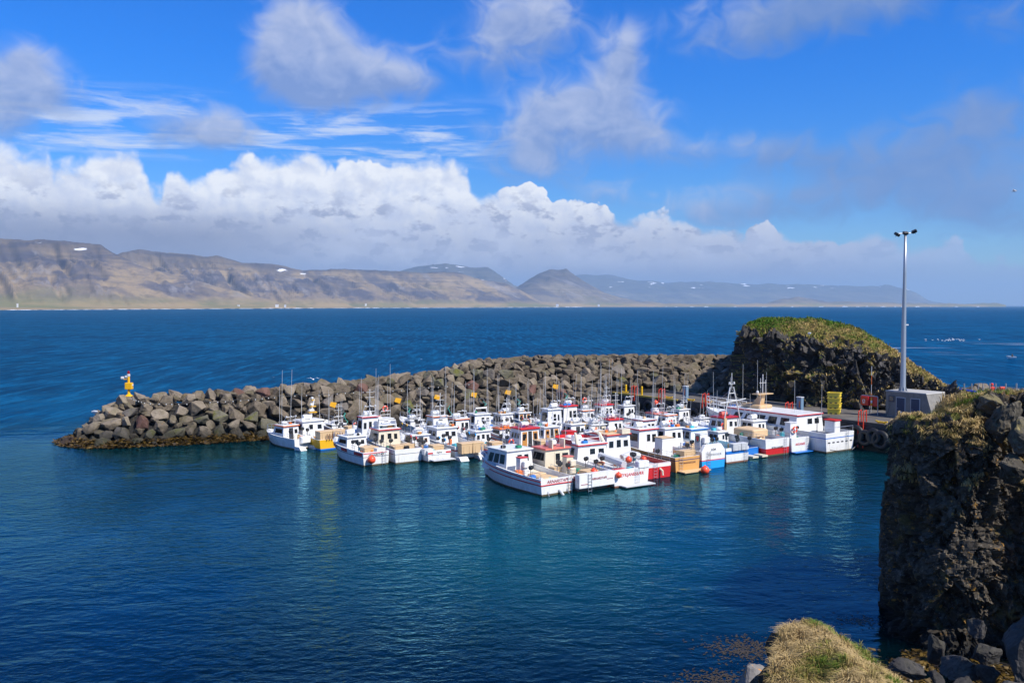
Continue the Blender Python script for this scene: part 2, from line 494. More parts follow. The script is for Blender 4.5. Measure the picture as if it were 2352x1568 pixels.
sea = MB(); sea.add([(-S, -200, 0), (S, -200, 0), (S, 2 * S, 0), (-S, 2 * S, 0)], [(0, 1, 2, 3)])
tag(sea.build('sea', m_sea), 'deep blue rippled harbour water and open sea', 'sea', kind='structure')

# ------------------------------------------------------------------ far mountains
def mount_mat(name, ochre, rock, green, snow_z, sx=1.0, olive=.5, cap=235.0):
    m, t, b = new_mat(name)
    p = geo(t); X, Y, Z = xyz(t, p)
    w_ = noise(t, vec(t, X * .0016 * sx, Z * .005, Y * .0008), 1.0, 3, .5)
    rib = noise(t, vec(t, X * .0045 * sx + Z * .007 + w_ * 3.0, Z * .0035 + w_ * 1.0, Y * .0012), 1.0, 7, .66)
    big = noise(t, vec(t, X * .0022 * sx, Y * .0010, Z * .009), 1.0, 7, .64, .6)
    scr = noise(t, vec(t, X * .010 * sx + Z * .016 + w_ * 2.0, Z * .003, Y * .001), 1.0, 5, .7)
    fine = noise(t, vec(t, X * .02 * sx, Y * .004, Z * .035), 1.0, 5, .7)
    lay = noise(t, vec(t, X * .0012, Y * .0006, Z * .045), 1.0, 3, .5)
    c = mix(t, (rib.step(.42, .58) * .75 + big.step(.40, .60) * .55 - .15).clamp(), rock, ochre)
    c = mix(t, scr.step(.56, .66) * Z.step(40.0, 90.0) * .7, c, (.25, .225, .215))
    c = mix(t, fine.step(.5, .7) * .5, c, [v * .6 for v in rock])
    c = mix(t, lay.step(.5, .7) * .45 * Z.step(60.0, 180.0), c, [v * .55 for v in rock])
    c = mix(t, (big.step(.55, .7) * Z.step(260.0, 60.0) * olive).clamp(), c, green)
    c = mix(t, Z.step(70.0, 18.0), c, mix(t, big.step(.42, .62), (.30, .22, .11), (.17, .16, .07)))
    c = mix(t, (Z + (big - .5) * 160.0).step(cap, cap + 110.0) * .6, c, [v * .62 for v in rock])
    sn = noise(t, vec(t, X * .006 * sx, Y * .002, Z * .02), 1.0, 3, .5).step(.665, .70) * Z.step(snow_z, snow_z + 40.0)
    c = mix(t, sn, c, (.82, .85, .9))
    setc(t, b, c); b.inputs['Roughness'].default_value = .95; b.inputs['Specular IOR Level'].default_value = .1
    return m

def mountain(name, label, top, shore, ridge, mat, plain=.2, power=1.5, gully=.16, cliff=.0, step=5, nv=64, seed=1, sxl=90.0):
    tx = np.array([p[0] for p in top], float); ty = np.array([p[1] for p in top], float)
    xs = np.arange(tx[0], tx[-1] + step, step)
    yt = np.interp(xs, tx, ty) + (fbm(np.stack([xs / 34, xs * 0, xs * 0 + seed], 1), 5, seed, .6) - .5) * 9
    ds = np.interp(xs, [p[0] for p in shore], [p[1] for p in shore])
    dr = np.interp(xs, [p[0] for p in ridge], [p[1] for p in ridge])
    H = np.maximum(CAM_H + (702 - yt) * dr / F, 4.0)
    tt = np.concatenate([np.linspace(0, 1, nv), [1.12, 1.35, 1.8]])
    T, XS = np.meshgrid(tt, xs)
    Dd = ds[:, None] + (dr - ds)[:, None] * T
    pr = np.clip((T - plain) / (1 - plain), 0, 1)
    prof = pr ** power
    if cliff: prof = prof * (1 - cliff) + cliff * smooth(.72, .84, pr)
    prof = np.where(T > 1, 1 - (T - 1) * .55, prof)
    gx = XS / sxl
    g = fbm(np.stack([gx.ravel() * 2.6 + T.ravel() * 3.2, T.ravel() * 1.1, np.full(gx.size, seed * 3.7)], 1), 6, seed, .6).reshape(T.shape)
    g = 1 - np.abs(g - .5) * 4
    g2 = fbm(np.stack([gx.ravel() * .8, T.ravel() * 3.0, np.full(gx.size, seed * 1.7)], 1), 4, seed + 9).reshape(T.shape) - .5
    env = np.sin(np.clip(pr, 0, 1) * math.pi) ** .7
    Zz = 1.0 + np.minimum(T / max(plain, .02), 1) * 7 + H[:, None] * (prof + env * (g * gully * .75 + g2 * gully * 1.6))
    Zz = np.minimum(Zz, CAM_H + (702 - np.minimum(yt[:, None] + 2 * (T < .97), 699)) * Dd / F + 0 * Zz) if name == 'mountain' else Zz
    Xw = (XS - 1176) / F * Dd
    Zz[:, 0] = -3
    V = np.stack([Xw.ravel(), Dd.ravel(), Zz.ravel()], 1)
    o = np_mesh(name, V, grid_faces(len(xs), len(tt)), mat, smooth_=True)
    return tag(o, label, 'mountain', kind='structure')

och, rck, grn = (.29, .215, .125), (.088, .078, .090), (.12, .125, .05)
mA = mount_mat('ochre_scree', och, rck, grn, 230.0)
mB_ = mount_mat('dark_scree', (.22, .17, .11), (.085, .080, .088), grn, 250.0, olive=.4)
mC = mount_mat('violet_scree', (.20, .165, .12), (.10, .09, .10), (.09, .10, .05), 900.0, .7, .3)
mD = mount_mat('far_scree', (.16, .15, .13), (.10, .10, .11), (.1, .11, .07), 330.0, .5, .2)
mountain('mountain', 'dark flat topped mountain whose brown slopes reach into the cloud at the far left shore',
         [(-420, 540), (-200, 546), (0, 549), (150, 553), (235, 562), (262, 580), (300, 598), (350, 618), (430, 640), (520, 664), (620, 690), (680, 702)],
         [(-420, 2700), (0, 2950), (300, 3600), (680, 4900)], [(-420, 5200), (0, 5300), (300, 5300), (680, 5200)], mA, .16, 1.25, .18, .12, seed=3)
mountain('mountain', 'long ochre and grey scree mountain range in the middle of the far shore',
         [(180, 640), (240, 600), (285, 580), (320, 573), (360, 578), (420, 583), (470, 588), (500, 587), (560, 603), (620, 606), (700, 621), (780, 616), (860, 620), (920, 624), (980, 628), (1020, 622), (1060, 628), (1110, 642), (1160, 652), (1190, 664), (1240, 690), (1290, 702)],
         [(180, 3400), (700, 4950), (1000, 6500), (1290, 8200)], [(180, 6200), (700, 7600), (1290, 9600)], mA, .14, 1.35, .30, .18, seed=5)
mountain('mountain', 'snow flecked flat mountain showing behind the middle of the ochre range',
         [(820, 660), (900, 628), (960, 612), (1020, 607), (1080, 612), (1120, 613), (1150, 632), (1180, 655), (1240, 672), (1300, 700)],
         [(820, 10500), (1300, 10500)], [(820, 12500), (1300, 12500)], mD, .05, 1.1, .12, .1, seed=8)
mountain('mountain', 'dark volcanic cone mountain with a broad notched top right of the range',
         [(1080, 700), (1140, 680), (1180, 662), (1215, 642), (1240, 628), (1262, 618), (1280, 620), (1300, 616), (1318, 632), (1350, 652), (1390, 672), (1430, 684), (1500, 694), (1560, 702)],
         [(1080, 8200), (1560, 11000)], [(1080, 9900), (1560, 11800)], mC, .1, 1.15, .18, .05, seed=11)
mountain('mountain', 'pale blue hazy mountain range fading out behind the cone',
         [(1240, 660), (1330, 632), (1400, 630), (1450, 642), (1530, 648), (1600, 646), (1680, 652), (1800, 653), (1900, 656), (2030, 655), (2080, 662), (2130, 688), (2190, 702)],
         [(1240, 14500), (2190, 17000)], [(1240, 18500), (2190, 20500)], mD, .1, 1.15, .14, .15, seed=14, step=9)
mountain('hills', 'low dark lava spit with a rounded mound on the horizon',
         [(1380, 700), (1600, 699), (1755, 698), (1775, 692), (1800, 685), (1835, 684), (1862, 689), (1900, 693), (2000, 695), (2150, 697), (2290, 699), (2310, 701.5)],
         [(1380, 10800), (2310, 11800)], [(1380, 11400), (2310, 12300)], mC, .02, .6, .05, .0, seed=17, step=5, nv=14)
# surf along the far shore
m_surf, t, b = new_mat('surf_foam'); setc(t, b, (.8, .84, .88)); b.inputs['Roughness'].default_value = .8
sf = MB()
rs = random.Random(3)
x = -60.0
while x < 2290:
    if x < 1290: d = np.interp(x, [0, 300, 700, 1000, 1290], [2900, 3480, 4850, 6400, 8050])
    else: d = np.interp(x, [1290, 1380, 2310], [8900, 10700, 11700])
    w = rs.uniform(8, 40); gap = rs.uniform(0, 14) if x < 1500 else rs.uniform(10, 60)
    if x > 1500: w *= .35
    a = at_z(x, 720, 0); ax = (x - 1176) / F * d; bx = (x + w - 1176) / F * d
    h = rs.uniform(.8, 2.4) * d / 5000 * (1.6 if x > 1500 else 1)
    n = 5
    pts = [(ax + (bx - ax) * k / n, d - 30 + rs.uniform(-8, 8)) for k in range(n + 1)]
    vs = []
    for k, (px, py) in enumerate(pts):
        hh = h * math.sin(math.pi * (k + .5) / (n + 1)) * rs.uniform(.6, 1.2)
        vs += [(px, py - 6, .02), (px, py, hh), (px, py + 14, .02)]
    fs = []
    for k in range(n): fs += [(k * 3, k * 3 + 3, k * 3 + 4, k * 3 + 1), (k * 3 + 1, k * 3 + 4, k * 3 + 5, k * 3 + 2)]
    sf.add(vs, fs)
    x += w + gap
tag(sf.build('surf', m_surf), 'white surf line breaking along the far shore', 'surf', kind='stuff')
# ------------------------------------------------------------------ rock helpers
from mathutils.kdtree import KDTree

def rock_mat(name, c0, c1, lichen=(.45, .22, .04), lich=.25, pale=.2, scale=1.0, wet=True):
    m, t, b = new_mat(name)
    p = geo(t); X, Y, Z = xyz(t, p)
    n = noise(t, p, .9 * scale, 6, .65)
    n2 = noise(t, p, 3.4 * scale, 5, .65)
    at = t.nodes.new('ShaderNodeAttribute'); at.attribute_name = 'tint'
    tint = E(t, at.outputs['Fac'])
    c = mix(t, (n.step(.3, .7) * .35 + (tint - .25) * .95).clamp(), c0, c1)
    n3 = noise(t, p, 7.5 * scale, 3, .6)
    c = mix(t, n2.step(.62, .72) * pale, c, (.34, .33, .29))
    c = mix(t, n3.step(.60, .68) * pale, c, (.30, .28, .23))
    ln = noise(t, p, 1.7 * scale, 5, .7).step(.58, .68)
    c = mix(t, ln * lich, c, lichen)
    mo = noise(t, p, .55 * scale, 4, .6).step(.55, .7)
    c = mix(t, mo * lich * .8, c, (.15, .11, .03))
    if wet: c = mix(t, Z.step(1.5, .3), c, (.012, .011, .009))
    setc(t, b, c)
    b.inputs['Roughness'].default_value = .8; b.inputs['Specular IOR Level'].default_value = .3
    bump(t, b, n2 + noise(t, p, 11.0 * scale, 3, .6) * .4, .5, .09 / scale)
    return m

def turf_mat():
    m, t, b = new_mat('turf')
    p = geo(t)
    n = noise(t, p, .9, 5, .65).step(.36, .66)
    c = mix(t, n, (.24, .165, .06), (.085, .115, .02))
    c = mix(t, noise(t, p, 6.0, 3, .6).step(.5, .75) * .5, c, (.035, .026, .010))
    setc(t, b, c); b.inputs['Roughness'].default_value = .95; b.inputs['Specular IOR Level'].default_value = .1
    bump(t, b, noise(t, p, 9.0, 3, .6), .8, .15)
    return m

def blade_mat():
    m, t, b = new_mat('grass_blade')
    at = t.nodes.new('ShaderNodeAttribute'); at.attribute_name = 'tint'
    r = t.nodes.new('ShaderNodeValToRGB'); t.links.new(at.outputs['Fac'], r.inputs[0])
    e = r.color_ramp.elements
    e[0].position = 0; e[0].color = (.50, .36, .16, 1)
    e[1].position = 1; e[1].color = (.085, .17, .015, 1)
    for pos, c in ((.3, (.40, .29, .105)), (.55, (.24, .215, .05)), (.78, (.13, .18, .025))):
        k = e.new(pos); k.color = (*c, 1)
    t.links.new(r.outputs[0], b.inputs['Base Color'])
    b.inputs['Roughness'].default_value = .8; b.inputs['Specular IOR Level'].default_value = .15
    return m

M_TURF, M_BLADE = turf_mat(), blade_mat()

def grid_normals(G):
    du = np.gradient(G, axis=0); dv = np.gradient(G, axis=1)
    n = np.cross(du, dv); l = np.linalg.norm(n, axis=2, keepdims=True)
    return n / np.maximum(l, 1e-9)

def facets(Pts, seeds, amp, slope, rg, squash=(1, 1, 1)):
    """blocky offset: each point takes the tilted level of its nearest seed"""
    kd = KDTree(len(seeds)); sq = np.array(squash)
    S_ = seeds * sq
    for i, s_ in enumerate(S_): kd.insert(s_, i)
    kd.balance()
    idx = np.fromiter((kd.find(q)[1] for q in Pts * sq), int, len(Pts))
    a = rg.uniform(-1, 1, len(seeds)) * amp
    g = rg.normal(0, slope, (len(seeds), 3))
    return a[idx] + np.einsum('ij,ij->i', g[idx], Pts - seeds[idx]), idx

def rock_body(name, foot, rimz, inset, crest, back, step, rock, rg, blocks=((1.5, .5, .35), (.55, .16, .3)), turf_slope=.55, fnum=.6, lean=0.0, topn=.35, bulge=0.0, turf_lo=0.0):
    """cliff face + domed top as one sheet; returns object and its displaced grid"""
    foot = np.array(foot, float); crest = np.array(crest, float); rimz = np.array(rimz, float); inset = np.array(inset, float)
    seg = np.r_[0, np.cumsum(np.linalg.norm(np.diff(foot[:, :2], axis=0), axis=1))]
    ns = int(seg[-1] / step)
    s = np.linspace(0, seg[-1], ns)
    def it(a): 
        r = np.interp(s, seg, a)
        k = max(3, int(1.2 / step)) | 1
        rp = np.pad(r, k // 2, mode='edge')
        return np.convolve(rp, np.ones(k) / k, 'valid')
    fx, fy = it(foot[:, 0]), it(foot[:, 1]); cx, cy, cz = it(crest[:, 0]), it(crest[:, 1]), it(crest[:, 2])
    rz, ins = it(rimz), it(inset); fz = it(foot[:, 2]) if foot.shape[1] > 2 else np.zeros(ns)
    dx, dy = cx - fx, cy - fy; dl = np.hypot(dx, dy); dx, dy = dx / dl, dy / dl
    hmax = (rz - fz).max()
    nf = int(hmax / step * 1.15); nt = int(max(dl.max() - ins.mean(), 1) / step / 1.6); nb = 8
    rows = []
    for k in range(nf):
        t = k / nf
        o = ins * (t ** 1.3) - bulge * np.sin(t * math.pi)
        rows.append(np.stack([fx + dx * o, fy + dy * o, fz + (rz - fz) * t], 1))
    for k in range(nt):
        t = k / nt
        o = ins + (dl - ins) * t
        rows.append(np.stack([fx + dx * o, fy + dy * o, rz + (cz - rz) * math.sin(t * math.pi / 2)], 1))
    bx, by, bz = back
    for k in range(nb + 1):
        t = k / nb
        rows.append(np.stack([cx + bx * t, cy + by * t, cz + (bz - cz) * t ** 1.5], 1))
    G = np.stack(rows, 1)
    W = np.concatenate([np.ones(nf), np.linspace(.9, .12, max(2, nt // 3)), np.full(nt - max(2, nt // 3) + nb + 1, .12)])[None, :] * np.ones((ns, 1))
    N = grid_normals(G)
    if np.mean(N[:, :nf, 1]) > 0: N = -N
    Pf = G.reshape(-1, 3); Wf = W.ravel()
    disp = (fbm(Pf / 3.5, 3, 21) - .5) * 1.6 * Wf * (step / .1) ** .35
    idx0 = None
    area = seg[-1] * (hmax + 4)
    for size, amp, sl in blocks:
        cnt = int(area / (size * size))
        seeds = Pf[rg.choice(len(Pf), min(cnt, len(Pf)), replace=False)] + rg.normal(0, size * .3, (min(cnt, len(Pf)), 3))
        d, idx = facets(Pf, seeds, amp, sl, rg, (1, 1, .8))
        disp += d * Wf
        if idx0 is None: idx0 = idx
        idl = idx
    disp = .5 * np.tanh(disp / .5) if step < .1 else disp
    tint = rg.uniform(0, 1, idl.max() + 1)[idl] * .75 + rg.uniform(0, 1, idx0.max() + 1)[idx0] * .25
    Nf = N.reshape(-1, 3)
    V = Pf + Nf * disp[:, None]
    tn = (fbm(Pf / np.array([1.1, 1.1, 1.1]), 4, 5) - .5) * topn * (1 - Wf)
    V[:, 2] += tn * 1.6
    Fq = grid_faces(*G.shape[:2])
    Gd = V.reshape(G.shape)
    Nd = grid_normals(Gd).reshape(-1, 3)
    up = np.abs(Nd[:, 2])
    fn = fbm(Pf / 1.3, 4, 33)
    grow = (1 - Wf) * .9 + smooth(.45, .9, up) * .5 + (fn - .5) * 1.6 + (Pf[:, 2] > turf_lo) * .25
    turf = (grow > turf_slope) & (Pf[:, 2] > turf_lo)
    mi = turf[Fq].sum(1) >= 2
    o = np_mesh(name, V, Fq, [rock, M_TURF], mi=mi.astype(int), col=tint)
    return o, V, Nd * np.sign(Nd[:, 2:3] + 1e-9), turf, Wf

def grass(name, label, P_, h, green, rg, wind=(-.25, -.15), width=.02, bend=.5, spread=.45, group=None, tuss=0):
    """one blade per point: six vertices, bent over"""
    n = len(P_)
    ang = rg.uniform(0, 2 * math.pi, n); hh = h * rg.uniform(.55, 1.25, n)
    lean = np.stack([np.cos(ang), np.sin(ang)], 1) * rg.uniform(0, spread, n)[:, None] + np.array(wind)
    if tuss:
        cen = P_[rg.choice(n, tuss, replace=False)]; kd = KDTree(tuss)
        for i, c in enumerate(cen): kd.insert(c, i)
        kd.balance(); ix = np.fromiter((kd.find(q)[1] for q in P_), int, n)
        off = (P_ - cen[ix])[:, :2]; r_ = np.linalg.norm(off, axis=1)
        lean = lean * .6 + off / np.maximum(r_, .02)[:, None] * np.minimum(r_ * 3.0, .75)[:, None]
        hh = hh * np.clip(1.5 - r_ * 3.2, .45, 1.5); green = green + rg.normal(0, .22, tuss)[ix]
    side = np.stack([-np.sin(ang + .6), np.cos(ang + .6), np.zeros(n)], 1) * (width * rg.uniform(.6, 1.4, n))[:, None]
    L3 = np.concatenate([lean, np.zeros((n, 1))], 1) * hh[:, None]
    up = np.zeros((n, 3)); up[:, 2] = hh
    m = P_ + L3 * .35 + up * .6
    tip = P_ + L3 * (1 + bend * .5) + up * (1 - bend * .25 - np.linalg.norm(lean, axis=1) * .25)[:, None]
    V = np.stack([P_ - side, P_ + side, m + side * .8, m - side * .8, tip + side * .25, tip - side * .25], 1).reshape(-1, 3)
    b = (np.arange(n) * 6)[:, None]
    Fq = np.concatenate([b + np.array([0, 1, 2, 3]), b + np.array([3, 2, 4, 5])], 0)
    o = np_mesh(name, V, Fq, M_BLADE, col=np.repeat(np.clip(green, 0, 1), 6))
    return tag(o, label, 'grass', group, 'stuff')

def scatter(V, Fq_ok, n, rg, jit):
    i = rg.choice(np.flatnonzero(Fq_ok), n)
    return V[i] + np.c_[rg.normal(0, jit, (n, 2)), np.zeros(n)], i

# ------------------------------------------------------------------ grassy rock island behind the quay
rg = np.random.default_rng(11)
M_ISL = rock_mat('island_basalt', (.020, .018, .016), (.075, .068, .062), lichen=(.20, .13, .045), lich=.55, pale=.35, scale=.6)
isl, V, Nn, turf, Wf = rock_body('rock_island',
    foot=[(38, 138, 1), (31.6, 124, 1), (28.5, 113, 2), (31.4, 107.4, 2.2), (35, 102.5, 2.2), (39.5, 100, 2.2), (44, 99, 2.2), (48, 97.5, 2.2), (55, 100, 2), (60, 112, 1)],
    rimz=[9.3, 10.1, 10.3, 10.2, 9.6, 9.0, 6.6, 4.3, 3.1, 2.8], inset=[.3, .2, .3, 1.5, 2.2, 2.6, 2.8, 2.6, 2, 2],
    crest=[(38, 127, 11.8), (33.6, 121.5, 11.9), (31.2, 119, 11.8), (33.4, 118, 12.3), (38, 115, 12.35), (42.2, 112, 11.4), (46.3, 107.5, 8.1), (50, 103, 4.4), (56, 106, 3.4), (61, 114, 2.8)],
    back=(6, 14, -1), step=.12, rock=M_ISL, rg=rg, blocks=((2.0, .6, .2), (.85, .36, .5), (.42, .2, .6)), turf_slope=.74, topn=.28, turf_lo=2.6)
tag(isl, 'dark basalt rock island with a domed grass top behind the quay', 'rock island', kind='structure')
ok = turf & (Wf < .8)
Pp, i = scatter(V, ok, 26000, rg, .12)
gn = fbm(Pp / np.array([4.0, 4.0, 2.0]), 4, 3)
crestg = smooth(9.0, 11.8, Pp[:, 2]) * .25 + smooth(40, 46, Pp[:, 0]) * 0
grass('grass', 'green and straw coloured grass on the domed top of the rock island', Pp, .27, (gn - .40) * 2.4 + crestg * 1.3 + rg.uniform(-.2, .2, len(Pp)) + .12, rg, width=.045, spread=.6)
ok = turf & (Wf >= .8)
Pp, i = scatter(V, ok, 3000, rg, .06)
grass('grass', 'straw tufts clinging to ledges of the island cliff', Pp, .36, fbm(Pp / 2.2, 3, 8) * 1.4 - .5 + rg.uniform(-.15, .15, len(Pp)), rg, width=.05, spread=.7, bend=1.0)

# ------------------------------------------------------------------ tall basalt stack on the right
rg = np.random.default_rng(5)
M_STK = rock_mat('stack_basalt', (.018, .0145, .010), (.118, .094, .064), lichen=(.40, .20, .03), lich=.9, pale=.5, scale=1.6)
stk, V, Nn, turf, Wf = rock_body('rock_stack',
    foot=[(21.1, 47, -1), (17.8, 42.5, -1), (16.35, 38.3, -1), (17.2, 36.4, -1), (18.8, 35.8, -1), (19.8, 36.0, -1), (20.8, 34.6, -1), (21.5, 32.6, -.6), (23.5, 31.6, -.4), (27.5, 30.5, 0)],
    rimz=[7.8, 8.5, 8.82, 9.08, 9.95, 10.35, 9.9, 9.8, 9.8, 9.6], inset=[.45, .45, .5, .5, .5, .6, 2.0, 3.2, 4.0, 4.6],
    crest=[(21.5, 45, 8.2), (19.2, 43, 8.5), (18.4, 41.4, 8.75), (18.6, 40.4, 9.0), (19.1, 39.6, 10.1), (20.4, 39.5, 10.3), (22.2, 39.3, 10.1), (24, 38.8, 10.0), (26.5, 38, 10), (30, 37, 9.8)],
    back=(2, 6, 0), step=.05, rock=M_STK, rg=rg, blocks=((1.4, .34, .15), (.55, .20, .45), (.27, .13, .6), (.14, .05, .5)), turf_slope=.74, topn=.35, bulge=.2, turf_lo=6.6)
tag(stk, 'tall black basalt rock stack with orange lichen filling the right edge', 'rock stack', kind='structure')
ok = turf & (Wf < .85)
Pp, i = scatter(V, ok, 30000, rg, .05)
gn = fbm(Pp / 1.1, 4, 13)
grass('grass', 'long straw and green grass overhanging the top of the tall rock stack', Pp, .30, (gn - .45) * 3.0 + .25 + rg.uniform(-.25, .25, len(Pp)), rg, wind=(-.3, -.3), width=.014, spread=.5, bend=.9, tuss=160)
ok = turf & (Wf >= .85)
if ok.any():
    Pp, i = scatter(V, ok, 14000, rg, .03)
    grass('grass', 'straw tufts hanging from ledges high on the tall rock stack', Pp, .30, fbm(Pp / .9, 3, 18) * 1.5 - .55 + rg.uniform(-.2, .2, len(Pp)), rg, wind=(-.2, -.6), width=.014, spread=.6, bend=1.6)

# ------------------------------------------------------------------ grassy knoll at the bottom
rg = np.random.default_rng(9)
gx, gy = np.meshgrid(np.arange(5.2, 13.5, .05), np.arange(16.5, 25.5, .05), indexing='ij')
Pq = np.stack([gx.ravel(), gy.ravel(), np.zeros(gx.size)], 1)
xe = np.clip(7.12 - .42 * (23.4 - gy), 5.9, 7.12) + (fbm(Pq / .7, 3, 4).reshape(gx.shape) - .5) * .5
zz = 5.74 - np.where(gx > 7.9, .66 * np.maximum(gx - 7.9, 0) ** 1.25, .22 * np.maximum(7.9 - gx, 0) ** 1.5) - .05 * np.maximum(22 - gy, 0)
zz -= 1.2 * smooth(10.6, 13.0, gx) * (gx - 10.4)
zz -= 6.5 * smooth(0, .75, xe - gx) + 6.5 * smooth(23.4, 24.9, gy + (fbm(Pq / .8, 3, 14).reshape(gx.shape) - .5) * .5)
zz += (fbm(Pq / .55, 4, 2).reshape(gx.shape) - .5) * .42 + (fbm(Pq / 1.6, 3, 6).reshape(gx.shape) - .5) * .6
zz -= .22 * (fbm(Pq / .8, 2, 40).reshape(gx.shape) > .64)
G = np.stack([gx, gy, np.maximum(zz, -.8)], 2); V = G.reshape(-1, 3)
N_ = grid_normals(G).reshape(-1, 3); up = np.abs(N_[:, 2])
turf = up > .42
Fq = grid_faces(*gx.shape)
steep = ~turf
seeds = V[rg.choice(len(V), 900)]
d, idx = facets(V, seeds, .14, .4, rg)
V = V + N_ * (d * steep)[:, None]
kn = np_mesh('grass_knoll', V, Fq, [M_STK, M_TURF], mi=(turf[Fq].sum(1) >= 2).astype(int), col=rg.uniform(0, 1, 900)[idx])
tag(kn, 'small grassy knoll with a dark rock side at the bottom edge', 'knoll', kind='structure')
Pp, i = scatter(V, turf & (V[:, 2] > 1.2), 62000, rg, .03)
gn = fbm(Pp / np.array([.8, .8, .8]), 4, 23)
path = np.exp(-((Pp[:, 0] - (8.35 + .55 * (23 - Pp[:, 1]))) / .35) ** 2)
grass('grass', 'long dry straw grass with green patches covering the bottom knoll', Pp, .25, (gn - .52) * 3.0 + .12 + path * .5 + rg.uniform(-.3, .3, len(Pp)), rg, wind=(-.1, -.2), width=.008, spread=.65, bend=1.0, tuss=190)

# ------------------------------------------------------------------ boulders
def boulder_mesh(name, mats, rg, pts=15, seg=1, bev=.07, rough=0.0):
    bm = bmesh.new()
    for _ in range(pts):
        v = Vector(rg.normal(0, 1, 3)).normalized()
        k = max(abs(v.x), abs(v.y), abs(v.z)) ** .55      # leans towards a block
        v = v / k * rg.uniform(.82, 1.08)
        bm.verts.new(v)
    bmesh.ops.convex_hull(bm, input=bm.verts[:])
    for v in [v for v in bm.verts if not v.link_faces]: bm.verts.remove(v)
    bmesh.ops.dissolve_limit(bm, angle_limit=R(14), verts=bm.verts[:], edges=bm.edges[:])
    bmesh.ops.bevel(bm, geom=bm.edges[:] , offset=bev, segments=seg, affect='EDGES', profile=.5)
    bmesh.ops.triangulate(bm, faces=[f for f in bm.faces if len(f.verts) > 4])
    bmesh.ops.subdivide_edges(bm, edges=[e for e in bm.edges if e.calc_length() > .5], cuts=1, use_grid_fill=True)
    for v in bm.verts:
        q = v.co * 2.1
        v.co += v.co.normalized() * (math.sin(q.x * 1.7 + q.y) * math.cos(q.z * 2.1 + pts) * .03 + rg.normal(0, .012))
    if rough:
        for _ in range(2): bmesh.ops.subdivide_edges(bm, edges=[e for e in bm.edges if e.calc_length() > .16], cuts=1, use_grid_fill=True)
        bmesh.ops.triangulate(bm, faces=bm.faces[:]); bm.normal_update()
        co = np.array([v.co[:] for v in bm.verts]); d = (fbm(co * 2.2 + pts, 4, pts) - .5) * rough * 2 - np.maximum(fbm(co * 5 + 3, 2, pts + 5) - .62, 0) * rough * 3
        for v, k in zip(bm.verts, d): v.co += v.normal * float(k)
    me = bpy.data.meshes.new(name); bm.to_mesh(me); bm.free()
    me.materials.append(mats)
    return me

def boulder_mat(name, c0, c1, moss=(.085, .08, .025), mossy=.25, lich=.08, lichc=(.50, .21, .03), wet=True):
    m, t, b = new_mat(name)
    oi = t.nodes.new('ShaderNodeObjectInfo'); rnd = E(t, oi.outputs['Random'])
    p = geo(t); X, Y, Z = xyz(t, p)
    n = noise(t, p, 1.1, 6, .62)
    n2 = noise(t, p, 5.5, 4, .65)
    c = mix(t, (rnd * .75 + n.step(.35, .65) * .4 - .1).clamp(), c0, c1)
    c = mix(t, n2.step(.55, .75) * .35, c, [v * 1.5 for v in c1])
    c = mix(t, n2.step(.45, .3) * .45, c, [v * .5 for v in c0])
    gn = geo(t, 'Normal'); _, _, nz = xyz(t, gn)
    mo = noise(t, p, .8, 4, .6).step(.46, .62) * nz.step(-.1, .6)
    c = mix(t, mo * mossy, c, moss)
    li = noise(t, p, 1.5, 5, .7).step(.63, .69)
    c = mix(t, li * lich, c, lichc)
    if wet: c = mix(t, (Z + (n - .5) * 1.6).step(2.3, .6) * .82, c, (.016, .015, .010))
    setc(t, b, c); b.inputs['Roughness'].default_value = .85; b.inputs['Specular IOR Level'].default_value = .25
    bump(t, b, n * .5 + n2 * .5, .7, .12)
    return m

M_B0 = boulder_mat('boulder_grey', (.105, .082, .056), (.27, .22, .162), mossy=.35, lich=.25)
M_B1 = boulder_mat('boulder_rust', (.10, .052, .040), (.17, .09, .07), mossy=.2)
M_B2 = boulder_mat('boulder_moss', (.085, .078, .055), (.17, .155, .105), mossy=.95, moss=(.105, .105, .02), lich=.1)
M_B3 = boulder_mat('boulder_lichen', (.11, .095, .08), (.19, .165, .14), mossy=.3, lich=1.0)
rg = np.random.default_rng(31)
BM = [[boulder_mesh('boulder', m, np.random.default_rng(100 + k), 11 + k % 6, 1, .035 + .015 * (k % 3), .07) for k in range(9)] for m in (M_B0, M_B1, M_B2, M_B3)]

# breakwater: crest line (x, y, crest height, run of the slope per metre of height)
BW = np.array([(-40.3, 95.9, 4.1, 1.12), (-33.2, 98.8, 4.35, 1.08), (-25.4, 102.9, 4.6, 1.05), (-17.3, 110, 4.85, 1.1), (-8.6, 117.0, 5.4, 1.25), (-4.8, 120.6, 6.5, 1.4), (4.6, 127, 6.75, 1.9), (18, 129.5, 6.75, 2.4), (32, 130, 6.7, 2.8), (46, 130, 6.6, 2.8)])
def bw_query(P2):
    """distance to the crest line, crest height and slope run at plan points"""
    best = np.full(len(P2), 1e9); zc = np.zeros(len(P2)); sl = np.ones(len(P2)); sd_ = np.zeros(len(P2))
    for a, b_ in zip(BW[:-1], BW[1:]):
        d = b_[:2] - a[:2]; L2 = d @ d
        t = np.clip(((P2 - a[:2]) @ d) / L2, 0, 1)
        q = a[:2] + t[:, None] * d
        r = np.hypot(*(P2 - q).T)
        w = r < best
        best = np.where(w, r, best); v = a + t[:, None] * (b_ - a)
        zc = np.where(w, v[:, 2], zc); sl = np.where(w, v[:, 3], sl)
        sd_ = np.where(w, d[0] * (P2[:, 1] - a[1]) - d[1] * (P2[:, 0] - a[0]), sd_)
    return best, zc, sl, sd_
def bw_z(P2):
    r, zc, sl, sd_ = bw_query(P2)
    return zc - np.maximum(r - 1.1, 0) / sl
gx, gy = np.meshgrid(np.arange(-54, 50, .9), np.arange(84, 146, .9), indexing='ij')
